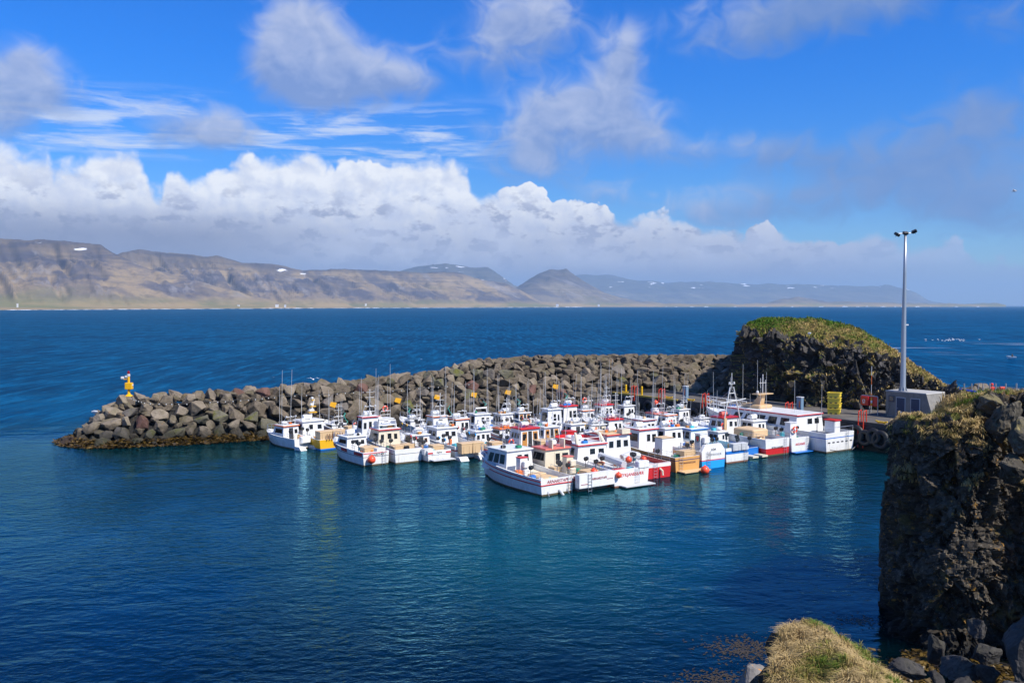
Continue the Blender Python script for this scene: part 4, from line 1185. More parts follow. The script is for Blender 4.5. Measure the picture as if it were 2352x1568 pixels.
def boat(label, stern=None, roof=None, zr=2.7, L=8.6, B=2.9, fb=.85, bow=1.5, head=HEAD, cols=('wetline', 'white', 'white', 'red', 'white'), stripe=(.66, .80), deck='lgrey',
         cab=(.40, .70), cw=.74, ch=1.75, roofc='white', trim=None, body='white', door='glass', nside=2, rake=.5, ants=3, anth=3.6, gp=True, gplean=-.3, radar_=True, raft_=True, raftc='white', reels=3, ring=None, tubs=(), balls=(), name=None, namec='maroon', namez=.62, names=.30, nameshear=0.0, ladder=False, rails=True, raised=.66, extra=None, gpw=1.0, bulw=.42, frame=None, lid=None, foredeck='white', mastpole=0.0, rnd=None, name2=None, front=3, afterwin=1, doorside=0.0, tall=0.0, full=2.6, sternrail=True, group=None):
    rd = random.Random(len(fleet) * 7 + 3)
    if roof:
        L *= .88; B *= .86
        tubs = [(t_[0] * .85, t_[1] * .9, *t_[2:]) for t_ in tubs]; balls = [(t_[0] * .88, t_[1] * .9, *t_[2:]) for t_ in balls]
        if ring: ring = (ring[0] * .88, ring[1] * .9, *ring[2:])
    if roof: zr -= .3; tall -= .3
    dz_, dx_ = NUDGE.get(len(fleet), (0, 0))
    zr += dz_; tall += dz_
    if roof: head += rd.uniform(-3.5, 3.5)
    u = Vector((-math.sin(R(head)), math.cos(R(head)), 0))
    yc = -L / 2 + (cab[0] + cab[1]) / 2 * L
    if stern: o = at_z(*src(*stern), 0.05) + u * (L / 2)
    else: o = at_z(*src(*roof), zr) - u * yc
    o = o + Vector((dx_, 0, 0))
    root = empty('fishing_boat', (o.x, o.y, 0), R(head))
    tag(root, label, 'boat', group or 'small fishing boats rafted in the harbour')
    rows = hull(root, L, B, fb, bow, cols, stripe, bulw, deck, raised=raised, foredeck=foredeck, full=full)
    y0, y1 = -L / 2 + cab[0] * L, -L / 2 + cab[1] * L
    zd0 = zdeck(L, fb, bow, y0) - bulw + .01
    wh, zt, (ra, rb, tw) = cabin(root, y0, y1, B * cw, zd0, ch + tall, roofc, body, rake, nside=nside, door=door, trim=trim, frame=frame, front=front, afterwin=afterwin, doorside=doorside)
    yr = (ra + rb) / 2
    if gp: goalpost(root, tw * 1.6 * gpw, ra + .35, zt - .01, .75 + rd.uniform(0, .35), gplean, lights=rd.choice((1, 2, 2, 3)))
    if radar_: radar(root, rd.uniform(-.2, .2), rb - .45, zt)
    if raft_: raft(root, rd.uniform(-.35, .35), yr + .05, zt, raftc)
    for k in range(ants + (1 if roof else 0)):
        sx = (-1, 1, -1, 1)[k % 4]
        whip(root, sx * (tw - .06), ra + .15 + rd.uniform(0, max(rb - ra - .4, .1)), zt - .25, anth * rd.uniform(.7, 1.35), (rd.uniform(-.12, .12), rd.uniform(-.25, .05)))
    if mastpole:
        m = MB(); m.tube([(0, ra + .1, zt - .1), (0, ra + .05, zt + mastpole)], [.05, .03], 6)
        m.tube([(-.5, ra + .06, zt + mastpole * .75), (.5, ra + .06, zt + mastpole * .75)], .022, 5)
        m.tube([(-.4, ra + .06, zt + mastpole * .95), (.4, ra + .06, zt + mastpole * .95)], .018, 5)
        m.lathe([(.05, 0), (.06, .1), (0.0, .16)], (0, ra + .05, zt + mastpole), 8)
        for s_ in (-1, 1): m.tube([(s_ * tw * .8, rb - .3, zt), (0, ra + .06, zt + mastpole * .8)], .012, 4)
        m.build('mast', P_['whip'], root)
    for k in range(reels):
        s_ = (1, -1)[k % 2]; yy = -L / 2 + L * (.14 + .13 * (k // 2))
        t_ = (yy + L / 2) / L
        reel(root, s_ * (B / 2 * .93 - .14), yy, zdeck(L, fb, bow, yy), rd, 'dark', lid if (lid and k % 2 == 0) else None)
    if rails:
        pts = []
        for k in (14, 13, 12, 11, 10, 9):
            p, zd, bt, yd = rows[k]; pts.append((max(bt - .08, .0), yd - (.1 if k == 14 else 0), zd))
        full_ = [(-x, y, z) for x, y, z in pts[::-1]] + pts[1:]
        rail(root, full_, .5)
    if sternrail:
        for s_ in (-1, 1):
            pts = [(s_ * (rows[k][2] - .06), rows[k][3] + (.08 if k == 0 else 0), rows[k][1]) for k in (0, 1, 2, 3)]
            rail(root, pts, .42, .016)
    # loose working gear on deck
    cols_g = ['blue', 'green', 'tan', 'lgrey', 'orange', 'black', 'wood', 'teal', 'white']
    for k in range(rd.randint(5, 9) if L < 12 else 0):
        gx_, gy_ = rd.uniform(-.36, .36) * B, -L / 2 + L * rd.uniform(.06, max(cab[0] - .05, .1))
        gz_ = zdeck(L, fb, bow, gy_) - bulw + .03; ci = cols_g[rd.randrange(9)]; u_ = rd.random(); gm = MB()
        if u_ < .5: sx_, sy_, sz_ = rd.uniform(.25, .6), rd.uniform(.25, .6), rd.uniform(.2, .6); gm.rbox((gx_, gy_, gz_ + sz_ / 2), (sx_, sy_, sz_), .05, rd.uniform(0, 3)); nm_ = 'deck_box'
        elif u_ < .75: gm.torus((gx_, gy_, gz_ + .12), rd.uniform(.15, .28), .09, (rd.uniform(-.3, .3), rd.uniform(-.3, .3), 1), 10, 6); nm_ = 'rope_coil'
        else: gm.lathe([(.0, 0), (.15, .02), (.17, .38), (.13, .4), (.11, .05)], (gx_, gy_, gz_), 8); nm_ = 'bucket'
        gm.build(nm_, P_[ci], root)
    for k in range(rd.randint(1, 3) if L < 12 else 0):
        gm = MB(); gm.rbox((rd.uniform(-.8, .8) * tw, rd.uniform(ra + .2, max(rb - .3, ra + .3)), zt + .12), (rd.uniform(.2, .5), rd.uniform(.2, .4), .24), .05)
        gm.build('roof_box', P_[cols_g[rd.randrange(9)]], root)
    if name: lettering(name, names, P_[namec], root, (0, -L / 2 - .012 + .0, fb * namez), (R(90), 0, 0), shear=nameshear)
    if name2: lettering(name2[0], name2[1], P_[name2[2]], root, (name2[3] if len(name2) > 3 else 0, -L / 2 - .012, fb * name2[4] if len(name2) > 4 else fb * .35), (R(90), 0, 0))
    if ladder:
        m = MB(); x = ladder if isinstance(ladder, float) else B * .2
        for s_ in (-.17, .17): m.tube([(x + s_, -L / 2 - .10, fb + .05), (x + s_, -L / 2 - .10, -.25)], .018, 5)
        for k in range(5): m.tube([(x - .17, -L / 2 - .10, fb * .92 - k * .24), (x + .17, -L / 2 - .10, fb * .92 - k * .24)], .013, 5)
        m.build('ladder', P_['steel'], root)
    zdk = fb - bulw + .0
    for k, (tx, ty, sx, sy, sz, lb, cl_, *zz_) in enumerate(tubs):
        tub(w2(root, tx, ty, (zz_[0] if zz_ else zdeck(L, fb, bow, ty) - bulw + .02)), R(head), (sx, sy, sz), lb, cl_)
    for bx, by, bz, r_, lb in balls: ball(w2(root, bx, by, bz), r_, lb)
    if ring:
        rx, ry, rz_, lb = ring
        ring_buoy(w2(root, rx, ry, rz_), (u.x, u.y, .1), lb)
    fleet.append((label, root, L, B)); fleet_spec.append((roof, zr, yc, head))
    if extra: extra(root, L, B, fb, bow, rows, zt, (ra, rb, tw))
    return root

def casing(root, x, y, z, sx, sy, sz, top='red', body='white', vents=True):
    """engine casing with side lockers"""
    m = MB(); m.box((x, y, z + sz / 2), (sx, sy, sz), top=(.92, .92)); m.rbox((x, y, z + sz + .035), (sx + .06, sy + .06, .07), .02, mi=1)
    if vents:
        for k in (0, 1): m.rbox((x + sx * .1, y - sy / 2 - .18, z + sz * (.28 + .42 * k)), (sx * .8, .36, sz * .34), .06)
    return m.build('engine_casing', [P_[body], P_[top]], root)

# --- front row, from the left ------------------------------------------------
def ex_first(root, L, B, fb, bow, rows, zt, q):
    # double rubbing bands
    for name, frac, k0, k1, mat in (('rub_rail', .86, 0, 11, 'red'), ('rub_rail', .60, 0, 14, 'red')):
        m = MB()
        for s_ in (-1, 1):
            pts = []
            for k in range(k0, k1 + 1):
                p, zd, bt, yd = rows[k]
                z = .13 + (zd - .13) * frac; wl = p[2][0]; f = z / zd
                pts.append((s_ * (wl + (bt - wl) * f ** .8 + .012), p[2][1] + (yd - p[2][1]) * f, z))
            m.tube(pts, .045, 6)
        if frac < .7:
            a, c_ = rows[0][0], .13 + (fb - .13) * frac
            m.tube([(-B / 2 * .92, -L / 2 - .015, c_), (0, -L / 2 - .03, c_ + .03), (B / 2 * .92, -L / 2 - .015, c_)], .045, 6)
        m.build(name, P_[mat], root)
    casing(root, -.55, -L / 2 + .36 * L, fb - .43, .75, .55, 1.5)
    m = MB(); m.rbox((.2, -L / 2 + 1.6, fb - .28), (1.5, 1.2, .28), .05); m.rbox((.2, -L / 2 + 2.7, fb - .22), (1.3, .7, .34), .05)
    m.build('hatch_cover', P_['tan'], root)
    m = MB(); m.add([(-.95, L / 2 - 2.3, bow - .12), (.95, L / 2 - 2.3, bow - .12), (.5, L / 2 - .9, bow + .05), (-.5, L / 2 - .9, bow + .05), (0, L / 2 - .5, bow + .02)], [(0, 1, 2, 3), (3, 2, 4)]); m.build('tarpaulin', P_['navy'], root)
    lettering('306', .30, P_['maroon'], root, (-B * .39 - .02, L * .235, bow + .28), (R(90), 0, R(-90)))
    lettering('SKALEY', .2, P_['maroon'], root, (-B * .463 , L * .27, bow * .77), (R(90), 0, R(-80)))
    m = MB(); m.tube([(.2, -L / 2 - .02, .32), (.2, -L / 2 - .2, .2), (.24, -L / 2 - .45, -.05)], [.11, .11, .1], 10); m.build('exhaust_pipe', P_['lgrey'], root)
    for s_ in (-1, 1):
        m = MB(); m.tube([(s_ * .9, -L / 2 - .02, .3), (s_ * 1.0, -L / 2 - .35, -.1)], .025, 5); m.build('trim_bracket', P_['steel'], root)
boat('white boat with two red side bands and a red topped engine casing', stern=(2108, 1850), L=10.2, B=3.3, fb=1.22, bow=2.0, head=36, cols=('wetline', 'white', 'white', 'white', 'white'), cab=(.46, .80), cw=.80, ch=1.66, roofc='white', nside=3, rake=.9, ants=2, anth=2.4, gp=False, radar_=False, raft_=False, reels=2, name='ARNARSTAPI', names=.34, nameshear=.2, namez=.82, ladder=1.15, frame='black', extra=ex_first, raised=.78, afterwin=1, doorside=.0, door='glass', sternrail=True, deck='cream')
def ex_f2(root, L, B, fb, bow, rows, zt, q):
    m = MB(); m.box((0, -L / 2 - .28, .86), (B * 1.06, .5, 1.02)); m.build('transom_box', P_['white'], root)
    m = MB(); m.box((-B * .38, -L / 2 - .535, .62), (.7, .012, .05)); m.box((B * .38, -L / 2 - .535, .82), (.6, .012, .05)); m.build('transom_stripe', P_['maroon'], root)
    lettering('ARNARSTAPI', .25, P_['maroon'], root, (.2, -L / 2 - .545, .95), (R(90), 0, 0))
    c_ = casing(root, -.2, -L / 2 + .30 * L, fb - .43, .7, .6, 1.45, 'pink', 'cream')
    m = MB()
    for s_ in (-.17, .17): m.tube([(-.75 + s_, -L / 2 - .58, 1.4), (-.75 + s_, -L / 2 - .58, -.3)], .02, 5)
    for k in range(7): m.tube([(-.92, -L / 2 - .58, 1.3 - k * .24), (-.58, -L / 2 - .58, 1.3 - k * .24)], .014, 5)
    m.build('ladder', P_['steel'], root)
    for s_ in (-.6, .6): m = MB(); m.box((s_, -.2, zt + .35), (.1, .5, .7)); m.build('roof_fin', P_['cream'], root)
boat('white boat with a faded red cabin roof and a huge flat white stern box', stern=(2228, 1833), L=9.4, B=3.3, fb=1.15, bow=1.7, head=35, cols=('brown', 'grey', 'cream', 'red', 'white'), cab=(.46, .70), cw=.8, ch=1.66, roofc='pink', trim='pink', body='cream', nside=1, ants=2, anth=2.6, gp=False, reels=4, radar_=False, extra=ex_f2, ring=(-.25, -2.32, 1.55, 'faded orange life ring on the pink topped engine casing'), tubs=[(.5, -3.6, 1.2, 1.0, .55, 'tan tub on the deck behind the huge flat stern box', 'tan'), (-.8, -1.2, 1.0, .8, .5, 'tan tub beside the cream cabin with the faded red roof', 'tan')], balls=[(.6, -4.1, 1.2, .3, 'half sunk looking orange buoy lying behind the flat stern box'), (1.62, -4.3, .25, .4, 'red ball fender squeezed low beside the flat white stern box')])
def ex_f3(root, L, B, fb, bow, rows, zt, q):
    ra, rb, tw = q
    m = MB(); n = 12
    pts = [(-tw - .1, ra + .9), (-tw - .14, rb - .7), (-tw * .7, rb + .05), (0, rb + .35), (tw * .7, rb + .05), (tw + .14, rb - .7), (tw + .1, ra + .9)]
    for (x0, y0_), (x1, y1_) in zip(pts[:-1], pts[1:]):
        m.add([(x0, y0_, zt - .08), (x1, y1_, zt - .08), (x1 * .97, y1_ - .05, zt + .30), (x0 * .97, y0_ - .05, zt + .30), (x0 * .92, y0_ - .12, zt - .05), (x1 * .92, y1_ - .12, zt - .05)], [(0, 1, 2, 3), (3, 2, 5, 4)])
    m.build('roof_coaming', P_['red'], root)
    for s_ in (-1, 1):
        m = MB(); m.tube([(s_ * tw * .95, ra + .2, zt), (s_ * tw * .85, ra + .6, zt + .7), (s_ * tw * .75, ra + .9, zt + .85)], [.16, .14, .1], 8); m.build('roof_arch', P_['cream'], root)
    lettering('2479', .34, P_['white'], root, (-tw - .17, rb - .9, zt + .12), (R(82), 0, R(-87)))
    m = MB(); m.tube([(.1, -L / 2 + 1.0, fb + .15), (.1, -L / 2 + 4.0, fb + .45)], .3, 8); m.build('line_chute', P_['lgrey'], root)
    m = MB(); m.rbox((B * .33, -L / 2 + .18, fb + .2), (1.1, .5, .55), .05); m.build('stern_locker', P_['white'], root)
    m = MB(); m.box((.25, -L / 2 - .45, .14), (B * .78, .8, .07)); m.build('swim_platform', P_['lgrey'], root)
    m = MB(); m.rbox((-.5, -L / 2 + .75, fb - .25), (1.2, .8, .3), .05); m.build('hatch_cover', P_['red'], root)
boat('big white boat with a long cabin and thick red rimmed roof, red stern lettering', stern=(2366, 1818), L=11.6, B=3.8, fb=1.35, bow=2.1, head=33, cols=('brown', 'white', 'white', 'white', 'white'), stripe=(.70, .76), cab=(.42, .86), cw=.84, ch=1.45, roofc='red', trim='white', nside=4, rake=1.2, ants=3, anth=2.5, gp=True, reels=2, name='REYKJANESBÆR', names=.36, namez=.66, namec='red', ladder=.55, extra=ex_f3, gplean=.1, balls=[(-1.45, -6.0, 1.0, .24, 'orange ball buoy hung on the stern with red lettering'), (.9, -4.4, 1.75, .26, 'orange buoy tied to the post above the red lettered stern')], body='white', raised=.86)
def ex_f4(root, L, B, fb, bow, rows, zt, q):
    m = MB(); m.box((.6, -.3, zt + .22), (.9, .7, .42)); m.build('roof_box', P_['cream'], root)
    m = MB(); m.tube([(-.9, -1.9, fb + .1), (0, -2.0, fb + .35), (.9, -1.9, fb + .1)], .3, 7); m.build('net_hauler', P_['lgrey'], root)
    m = MB(); m.tube([(.35, -L / 2, .75), (.4, -L / 2 - .25, .6), (.4, -L / 2 - .3, .25)], .09, 8); m.build('exhaust_pipe', P_['cream'], root)
    lettering('SI 50', .28, P_['black'], root, (-B * .40 - .02, .2, fb + .5), (R(90), 0, R(-90)))
boat('red hulled boat with a wide tan wheelhouse roof and white rail', stern=(2480, 1790), L=10.4, B=3.3, fb=1.2, bow=1.8, cols=('red', 'red', 'red', 'white', 'white'), stripe=(.72, .98), cab=(.46, .74), cw=.84, ch=2.0, roofc='red', trim='tan', nside=3, ants=3, anth=3.0, gp=False, radar_=False, reels=2, ladder=-.2, extra=ex_f4, afterwin=2, balls=[(-.7, -4.4, 1.5, .24, 'orange ball buoy on the rail of the red hulled boat')])
def ex_f5(root, L, B, fb, bow, rows, zt, q):
    casing(root, -.3, -L / 2 + .27 * L, fb - .43, 1.25, 1.0, 1.75, 'tan', 'white', False)
    m = MB(); m.box((.3, -L / 2 - .5, .1), (B * 1.0, .95, .07)); m.build('swim_platform', P_['tan'], root)
    m = MB(); m.tube([(-1.2, -4.2, 1.3), (-1.2, -4.2, 1.75), (1.2, -4.2, 1.75), (1.2, -4.2, 1.3)], .02, 5); m.build('railing', P_['steel'], root)
boat('amber hulled boat with a tall white casing and red edged cabin roof', stern=(2578, 1764), L=9.8, B=3.0, fb=1.25, bow=1.8, cols=('amber', 'amber', 'amber', 'navy', 'white'), stripe=(.74, .80), cab=(.50, .74), cw=.78, ch=1.95, roofc='red', trim='white', nside=1, ants=3, anth=2.8, gp=False, radar_=False, reels=1, name='VESTMANNAEYJAR', names=.22, namec='brown', namez=.58, ladder=-.8, extra=ex_f5, tubs=[(.75, -3.9, 1.3, 1.0, .75, 'tan tub beside the tall white casing of the amber boat', 'tan')], balls=[(.75, -6.2, .22, .36, 'big orange ball buoy floating at the amber stern')])
def ex_f6(root, L, B, fb, bow, rows, zt, q):
    casing(root, -.55, -L / 2 + .10 * L, fb - .2, .85, .7, 1.6, 'white', 'white')
    m = MB(); m.add([(-B * .46, -L / 2 - .005, fb), (B * .46, -L / 2 - .005, fb), (B * .34, -L / 2 + .1, fb + .55), (-B * .30, -L / 2 + .1, fb + .55), (-B * .46, -L / 2 + .4, fb), (B * .46, -L / 2 + .4, fb), (B * .34, -L / 2 + .4, fb + .55), (-B * .30, -L / 2 + .4, fb + .55)], [(0, 1, 2, 3), (3, 2, 6, 7), (5, 4, 7, 6), (1, 5, 6, 2), (4, 0, 3, 7)]); m.build('transom_box', P_['white'], root)
    m = MB(); x, y, z = -.55, -L / 2 + .10 * L - .345, fb + 1.0
    xl = -.55 - .85 / 2 * .95
    m.add([(xl - .012, y + .14, z + .22), (xl - .012, y + .5, z + .22), (xl - .016, y + .5, z - .05), (xl - .016, y + .32, z - .25), (xl - .016, y + .14, z - .05)], [(0, 1, 2, 3, 4)]); m.build('crest', P_['red'], root)
    m = MB(); m.torus((xl - .01, y + .32, z), .27, .03, (1, 0, 0), 14, 5); m.build('crest_wreath', P_['green'], root)
    m = MB(); m.rbox((0, -L / 2 + 2.6, fb - .1), (1.8, .7, .5), .05)
    for k in range(3): m.lathe([(.02, -.1), (.16, -.1), (.16, .1), (.02, .1)], (-.6 + k * .6, -L / 2 + 2.6, fb + .35), 10, 'y')
    m.build('line_hauler', P_['tan'], root)
    lettering('2045', .3, P_['blue'], root, (-B * .34, .75, zt - .02), (R(90), 0, R(-90)))
boat('white and bright blue boat with a red and green crest on its white casing', stern=(2670, 1752), L=9.8, B=3.0, fb=1.5, bow=1.9, cols=('sky', 'sky', 'white', 'red', 'white'), stripe=(.40, .46), cab=(.50, .74), cw=.78, ch=1.65, nside=2, ants=3, anth=2.8, reels=2, name='LOA', names=.30, namec='black', namez=1.08, name2=('KÓPAVOGUR', .26, 'grey', .15, .78), ladder=-.65, extra=ex_f6, lid='blue', ring=(.35, .9, 3.2, 'orange life ring on the roof frame of the white and blue boat'))
def ex_f7(root, L, B, fb, bow, rows, zt, q):
    m = MB(); m.box((0, -L / 2 - .012, .95), (B * .9, .02, .26)); m.build('transom_stripe', P_['blue'], root)
boat('white boat with a blue stern band, brown bottom and teal deck', stern=(2764, 1731), L=9.4, B=3.1, fb=1.35, bow=1.8, cols=('brown', 'white', 'white', 'blue', 'white'), stripe=(.58, .78), deck='teal', cab=(.50, .72), cw=.76, ch=1.4, roofc='blue', trim='white', nside=2, ants=2, anth=3.2, gp=False, reels=3, ladder=1.0, extra=ex_f7, bulw=.5, tubs=[(-.2, -4.6, 1.0, .55, .62, 'pale blue tub on the stern over the blue band, left', 'lgrey', 1.1), (.75, -4.6, .8, .55, .62, 'pale blue tub on the stern over the blue band, right', 'lgrey', 1.1)])
def ex_f8(root, L, B, fb, bow, rows, zt, q):
    m = MB()
    for s_ in (-.62, .62): m.box((s_, -L / 2 - .5, .16), (.75, 1.1, .16))
    m.build('swim_platform', P_['cream'], root)
boat('small blue hulled boat with cream stern steps beside the red stern', stern=(2828, 1710), L=7.4, B=2.0, fb=.85, bow=1.3, cols=('cream', 'blue', 'blue', 'blue', 'lgrey'), cab=(.48, .72), cw=.74, ch=1.3, nside=2, ants=1, gp=False, reels=2, raft_=False, extra=ex_f8)
def ex_f9(root, L, B, fb, bow, rows, zt, q):
    ra, rb, tw = q
    m = MB()
    for s_ in (-1, 1): m.tube([(s_ * 1.15, ra - .25, fb), (s_ * 1.05, ra - .2, zt), (s_ * .25, ra - .1, zt + 3.0)], .065, 6)
    m.tube([(-.62, ra - .15, zt + 1.7), (.62, ra - .15, zt + 1.7)], .05, 6); m.tube([(-.4, ra - .12, zt + 2.4), (.4, ra - .12, zt + 2.4)], .05, 6)
    m.tube([(-1.7, ra - .16, zt + 1.45), (1.9, ra - .16, zt + 1.75)], .06, 6)
    m.tube([(0, ra - .1, zt + 2.9), (0, ra - .1, zt + 4.4)], .04, 6)
    m.tube([(-.45, ra - .1, zt + 3.3), (.45, ra - .1, zt + 3.3)], .025, 5); m.box((-.3, ra - .1, zt + 3.42), (.14, .14, .2)); m.box((.3, ra - .1, zt + 3.42), (.14, .14, .2))
    m.tube([(0, ra - .1, zt + 2.8), (-.5, ra - 3.0, zt + .2)], .015, 4); m.tube([(0, ra - .1, zt + 2.8), (0, rb + 3.0, bow + .3)], .015, 4)
    m.build('mast', P_['whip'], root)
    m = MB(); m.box((-1.02, ra - .28, (fb + zt) / 2), (.34, .1, zt - fb)); m.build('mast_pillar', P_['rusty'], root)
    m = MB(); m.rbox((.1, -2.0, fb + .25), (2.1, 2.6, .75), .1); m.build('hatch_cover', P_['tan'], root)
boat('red hulled boat with a tall A frame mast and rust stained red roofed wheelhouse', stern=(2900, 1704), L=10.8, B=3.5, fb=1.55, bow=2.1, cols=('wetline', 'red', 'white', 'white', 'white'), stripe=(.55, .62), cab=(.54, .74), cw=.72, ch=1.55, roofc='maroon', trim='red', nside=2, ants=2, anth=3.6, gp=False, raftc='pink', reels=1, name='BORGARNES', names=.28, namec='black', namez=.47, ladder=1.0, extra=ex_f9, ring=(-1.15, .4, 2.2, 'orange life ring hung beside the rust stained wheelhouse'), radar_=False)
def ex_f10(root, L, B, fb, bow, rows, zt, q):
    casing(root, -.75, -L / 2 + .55, fb - .3, .9, .7, 1.7, 'white', 'white', False)
    m = MB(); m.box((0, -L / 2 - .3, .12), (B * .95, .5, .08)); m.build('swim_platform', P_['blue'], root)
boat('white boat with a blue waterline step and red lettering beside the large ship', stern=(3004, 1694), L=9.6, B=2.7, fb=1.45, bow=1.8, cols=('blue', 'white', 'white', 'white', 'white'), cab=(.52, .74), cw=.74, ch=1.3, nside=2, ants=2, anth=3.0, gp=False, reels=2, name='AKRANES', names=.32, namec='red', namez=.56, ladder=1.0, extra=ex_f10, ring=(-.75, -4.78, 2.25, 'bright orange life ring on the white casing of the boat beside the large ship'))
def ex_f11(root, L, B, fb, bow, rows, zt, q):
    ra, rb, tw = q
    m = MB(); m.rbox((0, rb - 2.3, zt + .22), (2.0, 2.6, .4), .1)
    m.add([(-.35, rb - 3.0, zt + .4), (.35, rb - 3.0, zt + .4), (.35, rb - 1.9, zt + .4), (-.35, rb - 1.9, zt + .4), (-.2, rb - 3.3, zt + 1.5), (.2, rb - 3.3, zt + 1.5), (.2, rb - 2.9, zt + 1.5), (-.2, rb - 2.9, zt + 1.5)], [(0, 1, 5, 4), (1, 2, 6, 5), (2, 3, 7, 6), (3, 0, 4, 7), (4, 5, 6, 7)])
    m.box((0, rb - 3.1, zt + 1.55), (2.3, .9, .09)); m.build('mast_tower', P_['rusty'], root)
    m = MB(); m.tube([(0, rb - 3.1, zt + 1.6), (0, rb - 3.1, zt + 3.6)], .05, 6); m.tube([(-.5, rb - 3.1, zt + 2.7), (.5, rb - 3.1, zt + 2.7)], .03, 5)
    m.tube([(-.35, rb - 3.1, zt + 2.2), (-.35, rb - 3.1, zt + 3.2)], .03, 5); m.tube([(.4, rb - 3.1, zt + 1.6), (.4, rb - 3.1, zt + 3.0)], .03, 5)
    m.lathe([(.12, 0), (.16, .15), (.1, .3), (0, .34)], (-.8, rb - 3.1, zt + 1.6), 10); m.build('mast', P_['whip'], root)
    for x, y_, h in ((-.9, rb - 1.2, 4.6), (.9, rb - 1.6, 5.0), (-1.2, rb - 4.6, 4.0), (-1.0, rb - 8.0, 3.4), (.6, rb - 10.0, 3.2)): whip(root, x, y_, zt, h)
    m = MB(); m.rbox((1.1, -L / 2 + 1.7, fb + .3), (.9, 1.2, 1.2), .06); m.rbox((1.1, -L / 2 + 1.7, fb + .95), (1.05, 1.35, .12), .04, mi=1); m.build('deck_house', [P_['white'], P_['red']], root)
    m = MB(); m.tube([(-.6, -L / 2 + 2.2, fb - .4), (-.6, -L / 2 + 2.2, fb + 1.3), (.3, -L / 2 + 1.4, fb + 1.4)], .05, 6); m.build('deck_crane', P_['dark'], root)
    m = MB()
    for k in range(6): m.rbox((-B * .36 + k * B * .145, -L / 2 - .005, .95), (.34, .03, .12), .02)
    m.build('freeing_port', P_['dark'], root)
    m = MB(); m.tube([(-B * .42, -L / 2 - .35, .35), (-B * .1, -L / 2 - .35, .1), (B * .3, -L / 2 - .35, .1), (B * .5, -L / 2 - .35, .55)], .035, 5); m.build('stern_guard', P_['dark'], root)
    lettering('2481', .5, P_['blue'], root, (-tw * .55, rb - .05, zt + .06), (R(62), 0, R(-60)))
    m = MB()
    pts = []
    for k in (14, 13, 12, 11, 10): p, zd, bt, yd = rows[k]; pts.append((max(bt - .1, 0), yd - (.15 if k == 14 else 0), zd))
    fl = [(-x, y_, z) for x, y_, z in pts[::-1]] + pts[1:]
    for hgt in (.4, .8, 1.2): m.tube([(x, y_, z + hgt) for x, y_, z in fl], .03, 5)
    for x, y_, z in fl: m.tube([(x, y_, z), (x * 1.02, y_ + .1, z + 1.2)], .03, 5)
    m.build('railing', P_['white'], root)
    m = MB(); pr = [(-B / 2 * .96, -L / 2 + .1, fb + .9)]
    m.tube([(-B * .46, -L / 2 + .1, fb + .02), (-B * .46, -L / 2 + .1, fb + .5), (B * .46, -L / 2 + .1, fb + .5), (B * .46, -L / 2 + .1, fb + .02)], .025, 5); m.build('railing', P_['steel'], root)
boat('large white ship with a long closed upper deck and red trim moored along the quay', stern=(3135, 1690), L=17.5, B=4.6, fb=1.85, bow=2.7, head=34, cols=('wetline', 'white', 'white', 'blue', 'white'), stripe=(.70, .75), cab=(.20, .80), cw=.92, ch=1.7, roofc='red', trim='white', nside=5, rake=1.4, ants=0, gp=False, radar_=False, raft_=False, reels=0, rails=False, sternrail=False, bulw=.45, ladder=1.0, extra=ex_f11, raised=.80, deck='grey', names=.3)

# --- left cluster ------------------------------------------------------------
def ex_cat(root, L, B, fb, bow, rows, zt, q):
    m = MB()
    for s_ in (-1, 1): m.box((s_ * B * .33, -L / 2 - .55, .18), (B * .28, 1.15, .34), top=(1, .7), shift=(0, .18))
    m.build('stern_pontoon', P_['white'], root)
    m = MB(); m.rbox((0, -L / 2 - .1, fb - .1), (1.1, .6, .7), .1); m.build('outboard_locker', P_['white'], root)
boat('white boat with an orange hatch on its cabin roof, leftmost of the fleet', stern=(1140, 1680), L=6.8, B=2.4, fb=1.0, bow=1.35, head=46, cols=('wetline', 'white', 'white', 'white', 'white'), cab=(.34, .66), cw=.78, ch=1.35, roofc='orange', trim='white', door='open', nside=1, ants=3, anth=4.4, raft_=False, reels=3, lid='lgrey', extra=ex_cat)
def ex_l2(root, L, B, fb, bow, rows, zt, q):
    m = MB(); ra, rb, tw = q
    m.tube([(.2, ra + .9, zt), (.35, ra + .7, zt + 1.4), (.5, ra + .6, zt + 2.1)], [.12, .09, .05], 7)
    for z, w in ((.75, .9), (1.35, .6), (2.0, .35)): m.box((.3 + z * .06, ra + .75, zt + z), (w, .35, .08), mi=1); m.rbox((.3 + z * .06 - .1, ra + .75, zt + z + .2), (w * .6, .3, .24), .06)
    m.build('mast_tower', [P_['white'], P_['yellow']], root)
    m = MB()
    for k in range(7): m.tube([(-.8 + k * .28, -L / 2 - .08, fb - .1), (-.75 + k * .28, -L / 2 - .06, fb + .55)], .045, 5)
    m.build('rope_coils', P_['brown'], root)
boat('white wheelhouse boat with a yellow stern and blue bottom carrying tan tubs', stern=(1216, 1681), L=9.6, B=3.3, fb=1.0, bow=1.6, head=40, cols=('blue', 'yellow', 'yellow', 'yellow', 'white'), stripe=(.7, .8), bulw=.35, cab=(.44, .68), cw=.76, ch=1.5, trim='white', roofc='white', nside=2, ants=3, anth=3.0, gp=False, radar_=False, reels=0, extra=ex_l2, sternrail=False, doorside=-.1,
     tubs=[(-.75, -4.15, 1.35, 1.05, .95, 'tan tub on the yellow stern, left one of the pair', 'tan', .85), (.68, -4.15, 1.35, 1.05, .95, 'tan tub on the yellow stern, right one of the pair', 'tan', .85)])
